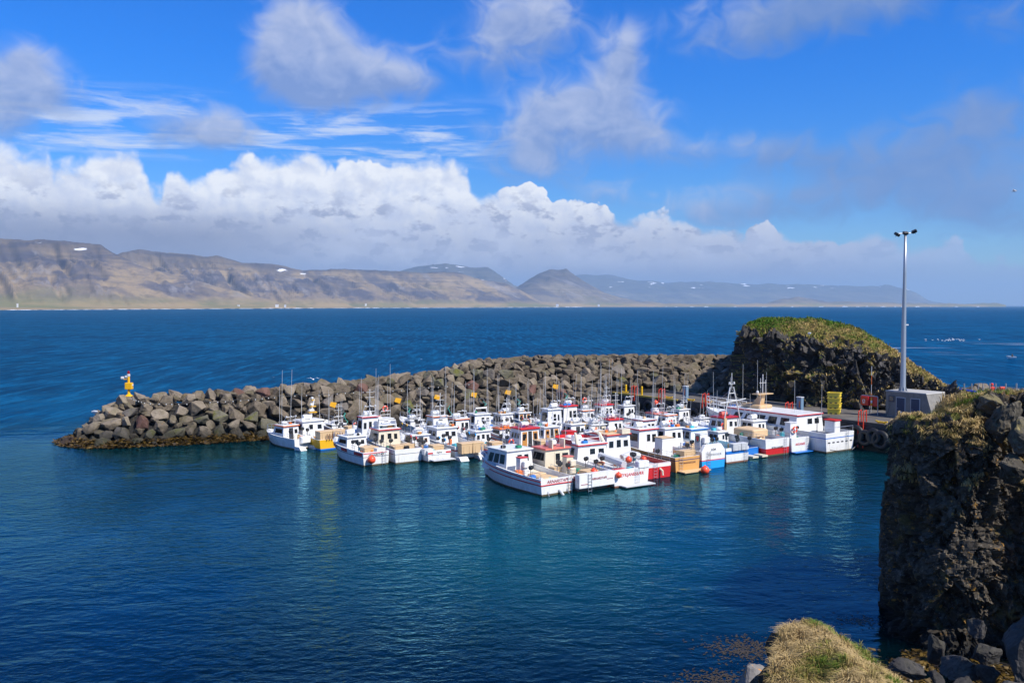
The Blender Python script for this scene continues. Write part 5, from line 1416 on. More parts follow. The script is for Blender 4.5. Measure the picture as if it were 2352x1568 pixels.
boat('white boat with red windows behind the tan tubs of the yellow stern', roof=(1255, 1574), zr=2.6, L=8.4, B=2.8, head=40, cols=('wetline', 'yellow', 'white', 'orange', 'white'), cab=(.42, .68), ch=1.6, nside=1, ants=2, anth=3.4, raft_=False, reels=4, mastpole=2.0, tubs=[(.5, -2.4, 1.1, 1.0, .7, 'yellowish tan tub behind the yellow stern boat', 'tan')], ring=(.9, -2.9, 1.25, 'yellow orange life ring on the rail behind the yellow stern'))
def ex_l4(root, L, B, fb, bow, rows, zt, q):
    for s_ in (-1, 1):
        m = MB()
        for y0, y1 in ((.02, .20), (.36, .50), (.64, .78)):
            pts = []
            for k in range(6):
                t = y0 + (y1 - y0) * k / 5; yy = -L / 2 + t * L
                i = min(int((t ** (1 / .85)) * 14), 13)
                tt = (t ** (1 / .85)) * 14 - i
                bt = rows[i][2] * (1 - tt) + rows[i + 1][2] * tt; zd = rows[i][1] * (1 - tt) + rows[i + 1][1] * tt
                pts.append((s_ * (bt + .012), yy, zd))
            for a, c_ in zip(pts[:-1], pts[1:]):
                q_ = [(a[0] - s_ * .02, a[1], a[2] - .34), (c_[0] - s_ * .02, c_[1], c_[2] - .34), (c_[0], c_[1], c_[2] - .06), (a[0], a[1], a[2] - .06)]
                m.add(q_, [(0, 1, 2, 3) if s_ > 0 else (3, 2, 1, 0)])
        m.build('red_panel', P_['red'], root)
    m = MB(); m.box((-.1, -L / 2 - .012, fb * .93), (B * .86, .02, .06)); m.build('transom_stripe', P_['red'], root)
boat('white boat with slanted red panels along its side and a black lettered stern', stern=(1398, 1742), L=7.9, B=2.75, fb=1.2, bow=1.65, head=38, cols=('wetline', 'white', 'white', 'black', 'white'), stripe=(.60, .64), cab=(.44, .72), cw=.76, ch=1.2, nside=1, ants=2, anth=2.6, gp=False, raft_=True, reels=4, name='ARNARSTAPI', namec='black', names=.27, namez=.78, ladder=.75, extra=ex_l4,
     tubs=[(.2, -2.2, 1.4, 1.2, .6, 'tan tub on the deck of the boat with red side panels', 'tan'), (.55, -3.6, .85, .6, .5, 'stacked white foam boxes on the black lettered stern', 'white', .95)], balls=[(-.65, -4.3, .62, .36, 'orange ball buoy hanging on the black lettered stern')])
boat('tall white wheelhouse with a maroon roof edge against the rocks', roof=(1346, 1551), zr=3.2, L=9.0, B=2.9, head=36, cols=('brown', 'maroon', 'white', 'white', 'white'), cab=(.46, .66), cw=.76, ch=2.3, roofc='red', trim='white', nside=1, ants=3, anth=4.0, gp=True, reels=3, mastpole=2.6, afterwin=2, raft_=True)
boat('white boat with a big orange life ring on its roof frame', roof=(1432, 1556), zr=2.7, L=8.6, B=2.8, head=34, cols=('wetline', 'white', 'white', 'red', 'white'), cab=(.44, .70), ch=1.75, door='open', nside=1, ants=4, anth=4.6, raft_=False, reels=4, ring=(.0, -.2, 3.15, 'orange life ring on a roof frame in the back row by the rocks'), radar_=False, lid='yellow')
def ex_l7(root, L, B, fb, bow, rows, zt, q):
    ra, rb, tw = q
    m = MB(); m.box((0, (ra + rb) / 2 + .1, zt + .35), (2 * tw * .9, rb - ra - .5, .08)); 
    for s_ in (-1, 1): m.box((s_ * tw * .82, (ra + rb) / 2, zt + .35), (.08, rb - ra - .6, .7), top=(1, .7))
    m.tube([(-tw * .85, ra + .3, zt), (-tw * .8, ra + .4, zt + .75), (tw * .8, ra + .4, zt + .75), (tw * .85, ra + .3, zt)], .06, 6)
    m.build('flybridge', P_['white'], root)
boat('wide white boat with a cream cabin and an upper steering bridge trimmed in red', stern=(1520, 1733), L=8.2, B=2.9, fb=1.25, bow=1.75, head=34, cols=('wetline', 'white', 'white', 'black', 'white'), stripe=(.62, .66), cab=(.46, .74), cw=.80, ch=1.55, roofc='red', trim='white', body='cream', nside=1, ants=1, anth=2.6, gp=False, raft_=True, reels=3, extra=ex_l7, afterwin=2, lid='red', tubs=[(.75, -2.5, 1.1, .9, .6, 'tan tub right of the red reel on the wide cream cabin boat', 'tan'), (-.5, -2.7, 1.1, .9, .6, 'tan tub left of the red reel on the wide cream cabin boat', 'tan')])
boat('white boat with dark side deck and a domed life raft on its roof', roof=(1542, 1562), zr=2.7, L=8.6, B=2.8, head=34, cols=('wetline', 'lgrey', 'white', 'white', 'white'), cab=(.46, .70), ch=1.75, door='open', ants=3, anth=4.0, reels=4, radar_=False, mastpole=1.6, balls=[(1.2, -1.4, 1.1, .34, 'upper orange buoy of the bunch in the back row'), (1.0, -1.7, .85, .36, 'lower orange buoy of the bunch in the back row')])
def ex_l9(root, L, B, fb, bow, rows, zt, q):
    m = MB(); m.box((.1, -L / 2 - .45, .28), (B * .9, .8, .06)); m.tube([(-.5, -L / 2 - .7, .3), (-.7, -L / 2 - .05, .85)], .02, 5); m.tube([(.1, -L / 2 - .7, .3), (-.1, -L / 2 - .05, .85)], .02, 5); m.build('swim_platform', P_['lgrey'], root)
    m = MB(); m.box((-B * .36, -L / 2 - .012, fb * .80), (.5, .02, .13)); m.box((B * .36, -L / 2 - .012, fb * .80), (.5, .02, .13)); m.build('transom_stripe', P_['red'], root)
boat('white boat with a brown framed cabin door and blue topped reels', stern=(1648, 1729), L=8.0, B=2.5, fb=1.05, bow=1.5, head=33, cols=('wetline', 'white', 'white', 'black', 'white'), stripe=(.56, .60), cab=(.44, .70), cw=.76, ch=1.2, door='open', frame='wood', nside=1, ants=2, anth=2.8, reels=4, lid='sky', extra=ex_l9, name='Hafrún', names=.2, namec='black', namez=.82, tubs=[(.2, -3.0, 1.1, 1.0, .75, 'tan tub with a rounded lid on the boat with blue topped reels', 'tan'), (-.9, -3.4, .9, .6, .55, 'white tub on the boat with blue topped reels', 'white')])
boat('white cabin with an orange roof edge in the back row left of the yellow plates', roof=(1628, 1549), zr=3.0, L=8.8, B=2.9, head=33, cols=('wetline', 'white', 'white', 'orange', 'white'), cab=(.46, .70), ch=2.1, roofc='orange', trim='white', door='open', nside=1, ants=4, anth=4.4, reels=4, mastpole=2.2, lid='red')
boat('white twin hulled boat with tan tubs hung over its open stern', stern=(1758, 1717), L=9.2, B=3.1, fb=1.2, bow=1.6, head=33, cols=('wetline', 'white', 'white', 'maroon', 'white'), stripe=(.60, .72), cab=(.44, .70), cw=.76, ch=1.45, nside=2, ants=3, anth=3.2, reels=4, extra=ex_cat, frame='lgrey', lid='sky', tubs=[(-.62, -4.9, 1.15, .95, .95, 'tan tub over the twin hulled stern, left of the pair', 'tan', .62), (.58, -4.9, 1.15, .95, .95, 'tan tub over the twin hulled stern, right of the pair', 'tan', .62)])
boat('white boat with a thin orange roof line and a white dome on top', roof=(1718, 1559), zr=2.7, L=8.4, B=2.7, head=33, cols=('wetline', 'white', 'white', 'orange', 'white'), cab=(.44, .70), ch=1.8, roofc='orange', trim='white', nside=1, ants=3, anth=4.2, reels=3, raft_=True, radar_=False)
def ex_loop(root, L, B, fb, bow, rows, zt, q):
    ra, rb, tw = q
    m = MB(); m.tube([(-tw * .9, ra + .6, zt), (-tw * .7, ra + .35, zt + .62), (tw * .7, ra + .35, zt + .62), (tw * .9, ra + .6, zt)], .08, 8); m.build('arch', P_['white'], root)
boat('plain white sloping cabin with a rounded roof arch below the third yellow plate', roof=(1793, 1540), zr=2.9, L=8.8, B=3.0, head=33, cols=('wetline', 'white', 'white', 'red', 'white'), cab=(.42, .70), cw=.82, ch=2.0, nside=1, ants=3, anth=4.0, gp=False, raft_=False, radar_=False, reels=3, extra=ex_loop)
# --- middle -----------------------------------------------------------------
boat('red hulled boat with a white cabin and an orange life ring on its stern rail', roof=(1788, 1606), zr=2.6, L=8.6, B=2.9, fb=1.0, head=33, cols=('maroon', 'maroon', 'white', 'red', 'white'), stripe=(.55, .7), cab=(.46, .72), ch=1.7, roofc='white', nside=1, ants=2, anth=3.0, reels=3, afterwin=2, ring=(.9, -4.2, 1.35, 'orange life ring on the stern rail of the maroon hulled boat'), tubs=[(-.4, -3.0, 1.2, 1.0, .8, 'tan tub left of the life ring on the maroon hulled boat', 'tan')])
boat('white cabin with an orange red roof band and a white raft canister', roof=(1878, 1594), zr=2.7, L=8.6, B=2.8, head=33, cols=('wetline', 'red', 'white', 'red', 'white'), cab=(.46, .70), ch=1.8, roofc='orange', trim='orange', nside=1, ants=3, anth=3.4, reels=4, tubs=[(.2, -3.2, 1.3, .9, .5, 'stack of white foam boxes behind the orange red roof band', 'white')])
boat('small white cabin with white radar and green net on top in the back row', roof=(1884, 1540), zr=2.6, L=8.4, B=2.8, head=33, cols=('wetline', 'white', 'white', 'red', 'white'), cab=(.44, .70), ch=1.7, nside=2, ants=3, anth=3.8, reels=4, lid='red', mastpole=1.6)
boat('boat with a broad bright red wheelhouse roof in the middle of the fleet', roof=(1967, 1588), zr=3.1, L=9.8, B=3.2, head=35, cols=('brown', 'red', 'white', 'white', 'white'), cab=(.44, .70), cw=.82, ch=2.1, roofc='red', trim='red', nside=3, ants=3, anth=3.2, reels=2, afterwin=2, door='wood', tubs=[(-.55, -3.6, 1.5, 1.2, 1.0, 'big tan tub behind the broad red roof, left of the pair', 'tan', .8), (1.0, -3.6, 1.4, 1.2, 1.0, 'big tan tub behind the broad red roof, right of the pair', 'tan', .8)])
boat('white boat with two varnished door panels in the back row', roof=(1965, 1536), zr=2.6, L=8.4, B=2.8, head=34, cols=('wetline', 'white', 'white', 'white', 'white'), cab=(.44, .70), ch=1.7, nside=2, door='wood', ants=3, anth=3.6, reels=3, afterwin=0, lid='sky')
boat('tall plain white cabin with a white mast frame in the back row', roof=(2044, 1522), zr=3.0, L=8.8, B=2.9, head=33, cols=('wetline', 'white', 'white', 'navy', 'white'), cab=(.44, .68), ch=2.1, nside=1, ants=4, anth=3.8, reels=4, gplean=-.6)
def ex_m7(root, L, B, fb, bow, rows, zt, q):
    lettering('7409', .34, P_['maroon'], root, (-B * .38 - .05, .6, fb + .55), (R(90), 0, R(-90)))
boat('white boat with orange brown door panels and blue and red tubs behind it', roof=(2072, 1586), zr=2.7, L=8.8, B=3.0, head=36, cols=('wetline', 'white', 'white', 'white', 'white'), cab=(.44, .72), cw=.78, ch=1.8, nside=2, door='wood', afterwin=0, ants=3, anth=3.2, raft_=False, reels=3, extra=ex_m7, tubs=[(.75, -2.6, 1.2, 1.0, .75, 'bright blue tub behind the orange brown door panels', 'blue', .75), (.75, -2.6, 1.2, 1.0, .35, 'red tub standing on the bright blue tub', 'red', 1.53)])
boat('tall white wheelhouse with a bright red flat roof piled with gear in the back row', roof=(2122, 1511), zr=3.5, L=9.2, B=3.0, head=33, cols=('wetline', 'white', 'white', 'white', 'white'), cab=(.44, .66), cw=.78, ch=2.6, roofc='red', trim='red', nside=1, ants=4, anth=4.0, reels=2, lid='blue', tubs=[(.0, -2.6, 1.3, 1.0, .8, 'yellow tub below the tall wheelhouse with gear on its red roof', 'yellow')])
boat('white cabin with square dark windows in front of the tall red roofed wheelhouses', roof=(2146, 1579), zr=2.6, L=8.6, B=2.9, head=34, cols=('wetline', 'white', 'white', 'white', 'white'), cab=(.46, .72), ch=1.75, nside=2, door='open', ants=3, anth=3.6, reels=4, tubs=[(.4, -2.8, 1.3, 1.1, .7, 'cream tub beside the cabin with square dark windows', 'cream')])
boat('small white cabin with an orange roof line and a life ring on a tripod', roof=(2193, 1529), zr=2.6, L=8.0, B=2.7, head=33, cols=('wetline', 'white', 'white', 'orange', 'white'), cab=(.42, .68), ch=1.75, roofc='orange', trim='white', nside=2, ants=3, anth=3.6, reels=2, radar_=False, ring=(0, .3, 3.05, 'orange life ring on a roof tripod near the far end of the quay'), mastpole=1.5)
boat('tall white wheelhouse with a red roof nearest the far corner of the quay', roof=(2257, 1507), zr=3.3, L=9.0, B=2.9, head=33, cols=('wetline', 'white', 'white', 'red', 'white'), cab=(.44, .66), cw=.76, ch=2.4, roofc='red', trim='red', nside=1, ants=4, anth=4.4, reels=3, mastpole=2.0)
boat('little white cabin with a white arch by the first tyres of the quay', roof=(2330, 1510), zr=2.7, L=8.0, B=2.7, head=33, cols=('wetline', 'white', 'white', 'white', 'white'), cab=(.42, .66), ch=1.8, nside=1, ants=3, anth=3.6, reels=4)
boat('white boat with red topped cabin and many antennas behind the tan roof', roof=(2293, 1560), zr=2.8, L=9.0, B=3.0, head=33, cols=('wetline', 'white', 'white', 'red', 'white'), cab=(.44, .68), ch=1.9, roofc='red', trim='red', nside=2, ants=4, anth=4.8, reels=4, mastpole=2.6)
boat('white boat with a long maroon edged roof and slanted windows', roof=(2387, 1562), zr=2.5, L=8.8, B=2.9, head=36, cols=('wetline', 'white', 'white', 'white', 'white'), cab=(.46, .78), cw=.8, ch=1.6, roofc='maroon', trim='white', nside=4, rake=.8, ants=4, anth=4.0, gp=False, raft_=False, reels=2, radar_=False)
boat('white boat with faded red cabin top and an orange buoy on its arch', roof=(2462, 1538), zr=2.7, L=8.8, B=3.0, head=34, cols=('wetline', 'red', 'white', 'red', 'white'), cab=(.42, .68), ch=1.8, roofc='pink', trim='pink', nside=2, ants=4, anth=4.2, reels=3, balls=[(-.3, .0, 3.3, .26, 'pale orange buoy on the arch over the faded red cabin top')])
boat('white boat with a slim orange hatch right of the faded red cabin top', roof=(2520, 1545), zr=2.4, L=7.8, B=2.6, head=34, cols=('wetline', 'white', 'white', 'orange', 'white'), cab=(.46, .70), ch=1.5, roofc='orange', trim='white', nside=2, ants=2, anth=3.4, raft_=False, reels=2, radar_=False)
boat('white upright cabin with a white box frame in front of the black tyres', roof=(2567, 1524), zr=3.0, L=8.6, B=2.8, head=34, cols=('wetline', 'white', 'white', 'white', 'white'), cab=(.44, .68), ch=2.1, roofc='white', nside=1, ants=4, anth=4.0, reels=3, mastpole=1.4)
boat('boat with a low cream cabin just right of the square windowed cabin', roof=(2225, 1572), zr=2.7, L=8.2, B=2.6, head=34, cols=('wetline', 'cream', 'white', 'white', 'white'), cab=(.46, .72), ch=1.6, body='cream', nside=2, door='open', ants=3, anth=4.0, reels=4)
boat('white boat with a pale dome on its cabin behind the big red rimmed roof', roof=(2186, 1602), zr=2.5, L=7.2, B=2.4, head=34, cols=('wetline', 'white', 'white', 'white', 'white'), cab=(.46, .70), ch=1.6, nside=2, door='open', ants=2, anth=3.4, reels=3, raft_=False)
boat('white box cabin with a red rim and green net on top', roof=(2268, 1562), zr=2.7, L=8.2, B=2.6, head=34, cols=('wetline', 'white', 'white', 'red', 'white'), cab=(.44, .66), ch=1.8, roofc='red', trim='green', nside=1, ants=4, anth=4.2, reels=4, mastpole=1.8)
boat('low white open boat with steel rails just left of the A frame mast', roof=(2626, 1558), zr=2.2, L=7.6, B=2.5, head=34, cols=('wetline', 'white', 'white', 'white', 'white'), cab=(.50, .70), ch=1.3, nside=1, ants=1, anth=3.0, reels=4, raft_=False, gp=False)
# ------------------------------------------------------------------ quay
QZ = 2.5
E0 = np.array([13.3, 118.6]); ED = np.array([.568, -.823]); EN = np.array([.823, .568])     # edge line, along it, away from the water
def q3(s_, n_, z=QZ): p = E0 + ED * s_ + EN * n_; return Vector((p[0], p[1], z))
def edge_s(x):
    """distance along the quay edge for a photograph column (full-size pixels)"""
    k = (x - 1920) / (F * 3840 / 2352)
    return float((k * E0[1] - E0[0]) / (ED[0] - k * ED[1]))
m_con, t, b = new_mat('quay_asphalt')
p = geo(t); n1 = noise(t, p, .6, 5, .6); n2 = noise(t, p, 9.0, 3, .6)
c = mix(t, n1.step(.3, .7), (.075, .065, .055), (.135, .12, .10)); c = mix(t, n2.step(.55, .75) * .4, c, (.05, .045, .04))
setc(t, b, c); b.inputs['Roughness'].default_value = .9; bump(t, b, n2, .4, .03)
m_qw, t, b = new_mat('quay_wall'); p = geo(t); n1 = noise(t, p, 1.2, 5, .65); _, _, Z = xyz(t, p)
c = mix(t, n1.step(.3, .7), (.02, .018, .016), (.06, .055, .05)); c = mix(t, Z.step(1.2, .4), c, (.012, .014, .008)); setc(t, b, c); b.inputs['Roughness'].default_value = .8
m = MB()
SL = 66
a, b_, c_, d_ = q3(-.5, 0, 0), q3(SL, 0, 0), q3(SL, 16, 0), q3(-.5, 9, 0)
m.add([(p.x, p.y, QZ) for p in (a, b_, c_, d_)] + [(p.x, p.y, -1) for p in (a, b_, c_, d_)], [(0, 1, 2, 3), (4, 5, 1, 0), (5, 6, 2, 1), (7, 4, 0, 3)], [0, 1, 1, 1])
tag(m.build('quay', [m_con, m_qw]), 'asphalt topped quay with a dark wet wall along the boats', 'quay', kind='structure')
def beam(s0, s1, n_, w, h, mat, label, name='kerb'):
    o = MB(); p0, p1 = q3(s0, n_), q3(s1, n_); c = (p0 + p1) / 2
    o.box((c.x, c.y, QZ + .006 + h / 2), ((p1 - p0).length, w, h), math.atan2(ED[1], ED[0]))
    return tag(o.build(name, mat), label, 'kerb')
m_yk = paint('worn_yellow_kerb', (.50, .34, .05), rough=.7, dirt=.8)
m_kb = paint('dark_timber_kerb', (.05, .045, .04), rough=.8, dirt=.5)
beam(-.4, 11.5, .18, .3, .22, m_yk, 'worn yellow kerb beam on the far stretch of the quay edge')
beam(11.6, SL - 1, .18, .3, .2, m_kb, 'dark kerb beam along the near stretch of the quay edge')
o = beam(2.0, 24, 7.0, .35, .3, paint('concrete_kerb', (.17, .16, .14), rough=.9, dirt=.5), 'low concrete kerb between the quay and the rock island')
# tyres on the quay wall
m_ty = P_['black']
for k, x in enumerate((2352, 2392, 2440, 2500, 2548, 2612, 2660, 2728, 2790, 2860, 2940, 3180, 3222, 3258, 3290, 3316)):
    s_ = edge_s(x); rad = .82 if k % 3 else .95
    p = q3(s_, -.30, 1.45 - .25 * (k % 2))
    o = MB(); o.torus((0, 0, 0), rad - .22, .24, (EN[0], EN[1], 0), 22, 9)
    o = o.build('tyre', m_ty, None, p, True)
    tag(o, 'black tyre fender hanging on the quay wall', 'tyre', 'tyre fenders along the quay wall')
# ladders: red hand rails over the edge
for x, lab in ((2378, 'red ladder rails over the quay edge at the far corner'), (2481, 'red ladder rails over the quay edge behind the antennas, second from the far corner'), (2646, 'red ladder rails over the quay edge left of the large ship'), (2960, 'red ladder rails showing just over the roof of the large ship'), (3237, 'red ladder rails over the quay edge right of the large ship stern')):
    s_ = edge_s(x)
    root = empty('quay_ladder', q3(s_, 0)); tag(root, lab, 'ladder', 'red ladders on the quay')
    m = MB()
    for k in (-.28, .28):
        d = ED * k
        m.tube([(d[0] + EN[0] * .35, d[1] + EN[1] * .35, .02), (d[0] + EN[0] * .3, d[1] + EN[1] * .3, 1.35), (d[0] - EN[0] * .1, d[1] - EN[1] * .1, 1.2), (d[0] - EN[0] * .18, d[1] - EN[1] * .18, -.4), (d[0] - EN[0] * .18, d[1] - EN[1] * .18, -2.3)], .055, 6)
    m.build('handrail', paint('ladder_red', (.70, .055, .02), dirt=.2), root)
    m = MB()
    for k in range(7):
        z = .2 - k * .35
        m.tube([(-ED[0] * .28 - EN[0] * .18, -ED[1] * .28 - EN[1] * .18, z), (ED[0] * .28 - EN[0] * .18, ED[1] * .28 - EN[1] * .18, z)], .03, 5)
    m.build('rung', paint('ladder_red', RED), root)
for x, lab in ((2328, 'yellow bollard at the far corner of the quay'), (2493, 'yellow bollard beside the second ladder of the quay'), (2640, 'yellow bollard beside the third ladder of the quay'), (2575, 'yellow bollard left of the blue grey power post'), (3294, 'yellow double horn bollard on the near quay edge')):
    s_ = edge_s(x)
    m = MB(); m.lathe([(.16, 0), (.14, .05), (.13, .32), (.0, .36)], (-.3 * ED[0], -.3 * ED[1], 0), 10); m.lathe([(.16, 0), (.14, .05), (.13, .32), (0, .36)], (.3 * ED[0], .3 * ED[1], 0), 10)
    m.tube([(-.62 * ED[0], -.62 * ED[1], .36), (-.3 * ED[0], -.3 * ED[1], .27), (.3 * ED[0], .3 * ED[1], .27), (.62 * ED[0], .62 * ED[1], .36)], [.07, .1, .1, .07], 8)
    m.box((0, 0, .03), (1.1, .5, .06), math.atan2(ED[1], ED[0]))
    tag(m.build('bollard', paint('bollard_yellow', (.72, .44, .01), dirt=.2), None, q3(s_, .75, QZ + .004)), lab, 'bollard', 'yellow bollards on the quay')
for x, lab in ((2318, 'yellow marker post on the quay far corner'), (2377.5, 'yellow marker post beside the first red ladder')):
    m = MB(); m.tube([(0, 0, 0), (0, 0, 1.15)], .13, 8); m.lathe([(.13, 0), (.09, .05), (0, .06)], (0, 0, 1.15), 8)
    tag(m.build('marker_post', paint('bollard_yellow', YEL), None, q3(edge_s(x), 1.4, QZ)), lab, 'post')
for x, n_, lab in ((2537, 1.6, 'blue grey power post with an orange stripe on the far quay'), (2958, 2.0, 'blue grey power post behind the roof of the large ship')):
    root = empty('power_post', q3(edge_s(x), n_), math.atan2(ED[1], ED[0])); tag(root, lab, 'power post', 'power posts on the quay')
    m = MB(); m.rbox((0, 0, .85), (.62, .45, 1.7), .04); m.build('cabinet', paint('power_post_blue', (.16, .26, .36), dirt=.2), root)
    m = MB(); m.box((.1, -.231, 1.0), (.14, .02, .7)); m.build('stripe', P_['orange'], root)
    m = MB(); m.rbox((0, 0, 1.75), (.7, .52, .1), .03); m.build('lid', P_['lgrey'], root)
# yellow fish tubs in a stack
st_p = at_z(*src(3128, 1551), QZ)
for k in range(4):
    root = empty('fish_tub', (st_p.x, st_p.y, QZ + .006 + k * .565), R(-30 + (4, -3, 2, -2)[k])); tag(root, ('yellow fish tub at the bottom of the quay stack', 'yellow fish tub second from the bottom of the quay stack', 'yellow fish tub second from the top of the quay stack', 'open yellow fish tub on top of the quay stack')[k], 'tub', 'yellow fish tubs stacked on the quay')
    m = MB(); t_ = .06; sx, sy, h = 1.22, 1.05, .58
    m.box((0, -sy / 2 + t_ / 2, h / 2), (sx * .93, t_, h), top=(1.06, 1), shift=(0, -.03)); m.box((0, sy / 2 - t_ / 2, h / 2), (sx * .93, t_, h), top=(1.06, 1), shift=(0, .03))
    m.box((-sx / 2 + t_ / 2, 0, h / 2), (t_, sy * .84, h), shift=(-.03, 0)); m.box((sx / 2 - t_ / 2, 0, h / 2), (t_, sy * .84, h), shift=(.03, 0)); m.box((0, 0, .05), (sx * .88, sy * .86, .07))
    m.build('body', paint('tub_yellow', (.80, .60, .06), rough=.45, dirt=.2), root)
    m = MB()
    for a0, b0, ww, dd in ((0, -sy / 2 - .03, sx * 1.06, .09), (0, sy / 2 + .03, sx * 1.06, .09), (-sx / 2 - .03, 0, .09, sy * 1.0), (sx / 2 + .03, 0, .09, sy * 1.0)): m.box((a0, b0, h - .03), (ww, dd, .07))
    m.build('rim', paint('tub_yellow', YEL), root)
    m = MB()
    for k2 in (-.25, .25): m.box((k2, -sy / 2 - .012, .09), (.24, .05, .1)); m.box((sx / 2 + .012, k2, .09), (.05, .24, .1))
    m.build('fork_slot', P_['dark'], root)
# rescue board
bp = at_z(*src(3228, 1551), QZ); rz_ = math.atan2(ED[1], ED[0])
root = empty('rescue_sign', (bp.x, bp.y, QZ), rz_); tag(root, 'red rescue equipment board with a white ring emblem on grey posts', 'sign')
m = MB(); W_ = 2.0
m.tube([(0, 0, 0), (0, 0, 1.92), (.08, 0, 2.0), (W_ - .08, 0, 2.0), (W_, 0, 1.92), (W_, 0, 0)], .05, 8); m.build('frame', paint('galvanised', (.42, .43, .44), rough=.4, metal=.6, dirt=.2), root)
m = MB(); m.tube([(W_ / 2, .02, 0), (W_ / 2, .02, .9)], .045, 8); m.build('post', paint('galvanised', GRY), root)
m = MB(); m.rbox((W_ / 2, 0, 1.45), (W_ - .1, .06, 1.0), .02); m.build('board', P_['red'], root)
m = MB(); m.rbox((W_ * .27, -.12, 1.45), (W_ * .45, .2, .94), .03); m.build('box', P_['red'], root)
m = MB(); m.torus((W_ * .24, -.225, 1.45), .13, .04, (0, 1, 0), 14, 6)
for k in range(4):
    an = k * math.pi / 2 + .78; m.box((W_ * .24 + .15 * math.cos(an), -.225, 1.45 + .15 * math.sin(an)), (.09, .02, .09))
m.box((W_ * .24, -.223, 1.2), (.26, .012, .05)); m.build('emblem', P_['white'], root)
m = MB(); m.lathe([(.05, 0), (.085, .04), (.085, .7), (.04, .78), (.03, .84)], (W_ * .66, -.10, 1.05), 12); m.build('rescue_tube', P_['yellow'], root)
m = MB(); m.lathe([(.089, .22), (.089, .5)], (W_ * .66, -.10, 1.05), 12); m.build('tube_label', P_['white'], root)
# pump house
m_pc, t, b = new_mat('board_marked_concrete')
p = geo(t); X, Y, Z = xyz(t, p)
n1 = noise(t, vec(t, X * 9.0, Y * 9.0, Z * .6), 1.0, 3, .6); n2 = noise(t, p, 1.5, 5, .6)
c = mix(t, (n1.step(.35, .65) * .5 + n2.step(.3, .7) * .5).clamp(), (.16, .15, .13), (.26, .245, .215)); setc(t, b, c); b.inputs['Roughness'].default_value = .9
bump(t, b, n1, .35, .03)
hb = at_z(2034, 956, QZ)
root = empty('pump_house', (hb.x, hb.y, QZ), rz_); tag(root, 'small concrete pump house with two blue doors and a sloping end', 'building')
L_, D_, H_ = 5.3, 3.3, 2.65
m = MB(); m.add([(0, 0, 0), (L_, 0, 0), (L_, D_, 0), (0, D_, 0), (0, 0, H_), (L_ - .85, 0, H_), (L_ - .85, D_, H_), (0, D_, H_)], [(3, 2, 1, 0), (4, 5, 6, 7), (0, 1, 5, 4), (1, 2, 6, 5), (2, 3, 7, 6), (3, 0, 4, 7)]); wl_ = m.build('wall', m_pc, root)
m = MB(); m.add([(-.04, -.05, H_ - .02), (L_ - .80, -.05, H_ - .02), (L_ - .80, D_ + .05, H_ - .02), (-.04, D_ + .05, H_ - .02), (-.02, -.03, H_ + .09), (L_ - .86, -.03, H_ + .09), (L_ - .86, D_ + .03, H_ + .09), (-.02, D_ + .03, H_ + .09)], [(3, 2, 1, 0), (4, 5, 6, 7), (0, 1, 5, 4), (1, 2, 6, 5), (2, 3, 7, 6), (3, 0, 4, 7)]); m.build('roof', paint('roof_concrete', (.40, .385, .35), rough=.9, dirt=.4), root)
m_bd = paint('door_blue', (.006, .030, .078), rough=.45, dirt=.15)
for x0, x1 in ((1.25, 2.15), (2.85, 3.75)):
    m = MB(); m.box(((x0 + x1) / 2, -.01, 1.06), (x1 - x0 + .12, .05, 2.16)); fr = m.build('door_frame', P_['lgrey'], root)
    m = MB(); m.box(((x0 + x1) / 2, -.03, 1.05), (x1 - x0, .05, 2.06)); dr = m.build('door', m_bd, root)
    m = MB(); m.tube([(x0 + .1, -.06, 1.0), (x0 + .1, -.11, 1.0), (x0 + .22, -.11, 1.0)], .015, 5); m.build('handle', P_['steel'], dr)
    if x0 < 2: m = MB(); m.box(((x0 + x1) / 2 + .02, -.058, .62), (.24, .01, .14)); m.build('notice', P_['white'], dr)
m = MB(); m.box((.66, -.012, 1.92), (.66, .05, .66)); wf = m.build('window', m_bd, root)
m = MB(); m.box((.66, -.03, 1.92), (.48, .05, .5)); m.build('pane', P_['glass'], wf)
m = MB(); m.tube([(.5, -.03, 1.55), (.46, -.04, 1.0), (.25, -.05, .4), (.05, -.06, .05)], .018, 5); m.build('cable', P_['dark'], root)
# light mast
mp = Vector((hb.x, hb.y, 0)) + Vector((ED[0] * 1.55 + EN[0] * .55, ED[1] * 1.55 + EN[1] * .55, 0))
MZ = QZ + H_ + .09; top_z = 14 + (702 - 538) * mp.y / F
root = empty('light_mast', (mp.x, mp.y, MZ)); tag(root, 'tall grey floodlight mast standing on the pump house roof', 'light mast')
h_ = top_z - MZ
m_gv = paint('galvanised', GRY)
m = MB(); m.lathe([(.33, 0), (.31, .05), (.29, .2), (.16, h_ * .75), (.12, h_)], (0, 0, 0), 16); m.build('pole', m_gv, root, smooth_=True)
m = MB()
for k in range(8):
    an = k * math.pi / 4; m.box((.36 * math.cos(an), .36 * math.sin(an), .22), (.22, .03, .44), an, top=(.3, 1), shift=(-.07, 0))
m.lathe([(.5, 0), (.5, .04)], (0, 0, 0), 16); m.build('base_plate', m_gv, root)
m = MB(); m.lathe([(.215, -.04), (.215, .04)], (0, 0, h_ * .42), 12); m.box((.28, -.05, h_ * .42 + .05), (.3, .16, .12)); m.build('camera_bracket', P_['white'], root)
m = MB(); m.tube([(-.95, 0, h_ + .02), (.95, 0, h_ + .10)], .04, 6); m.build('cross_arm', m_gv, root)
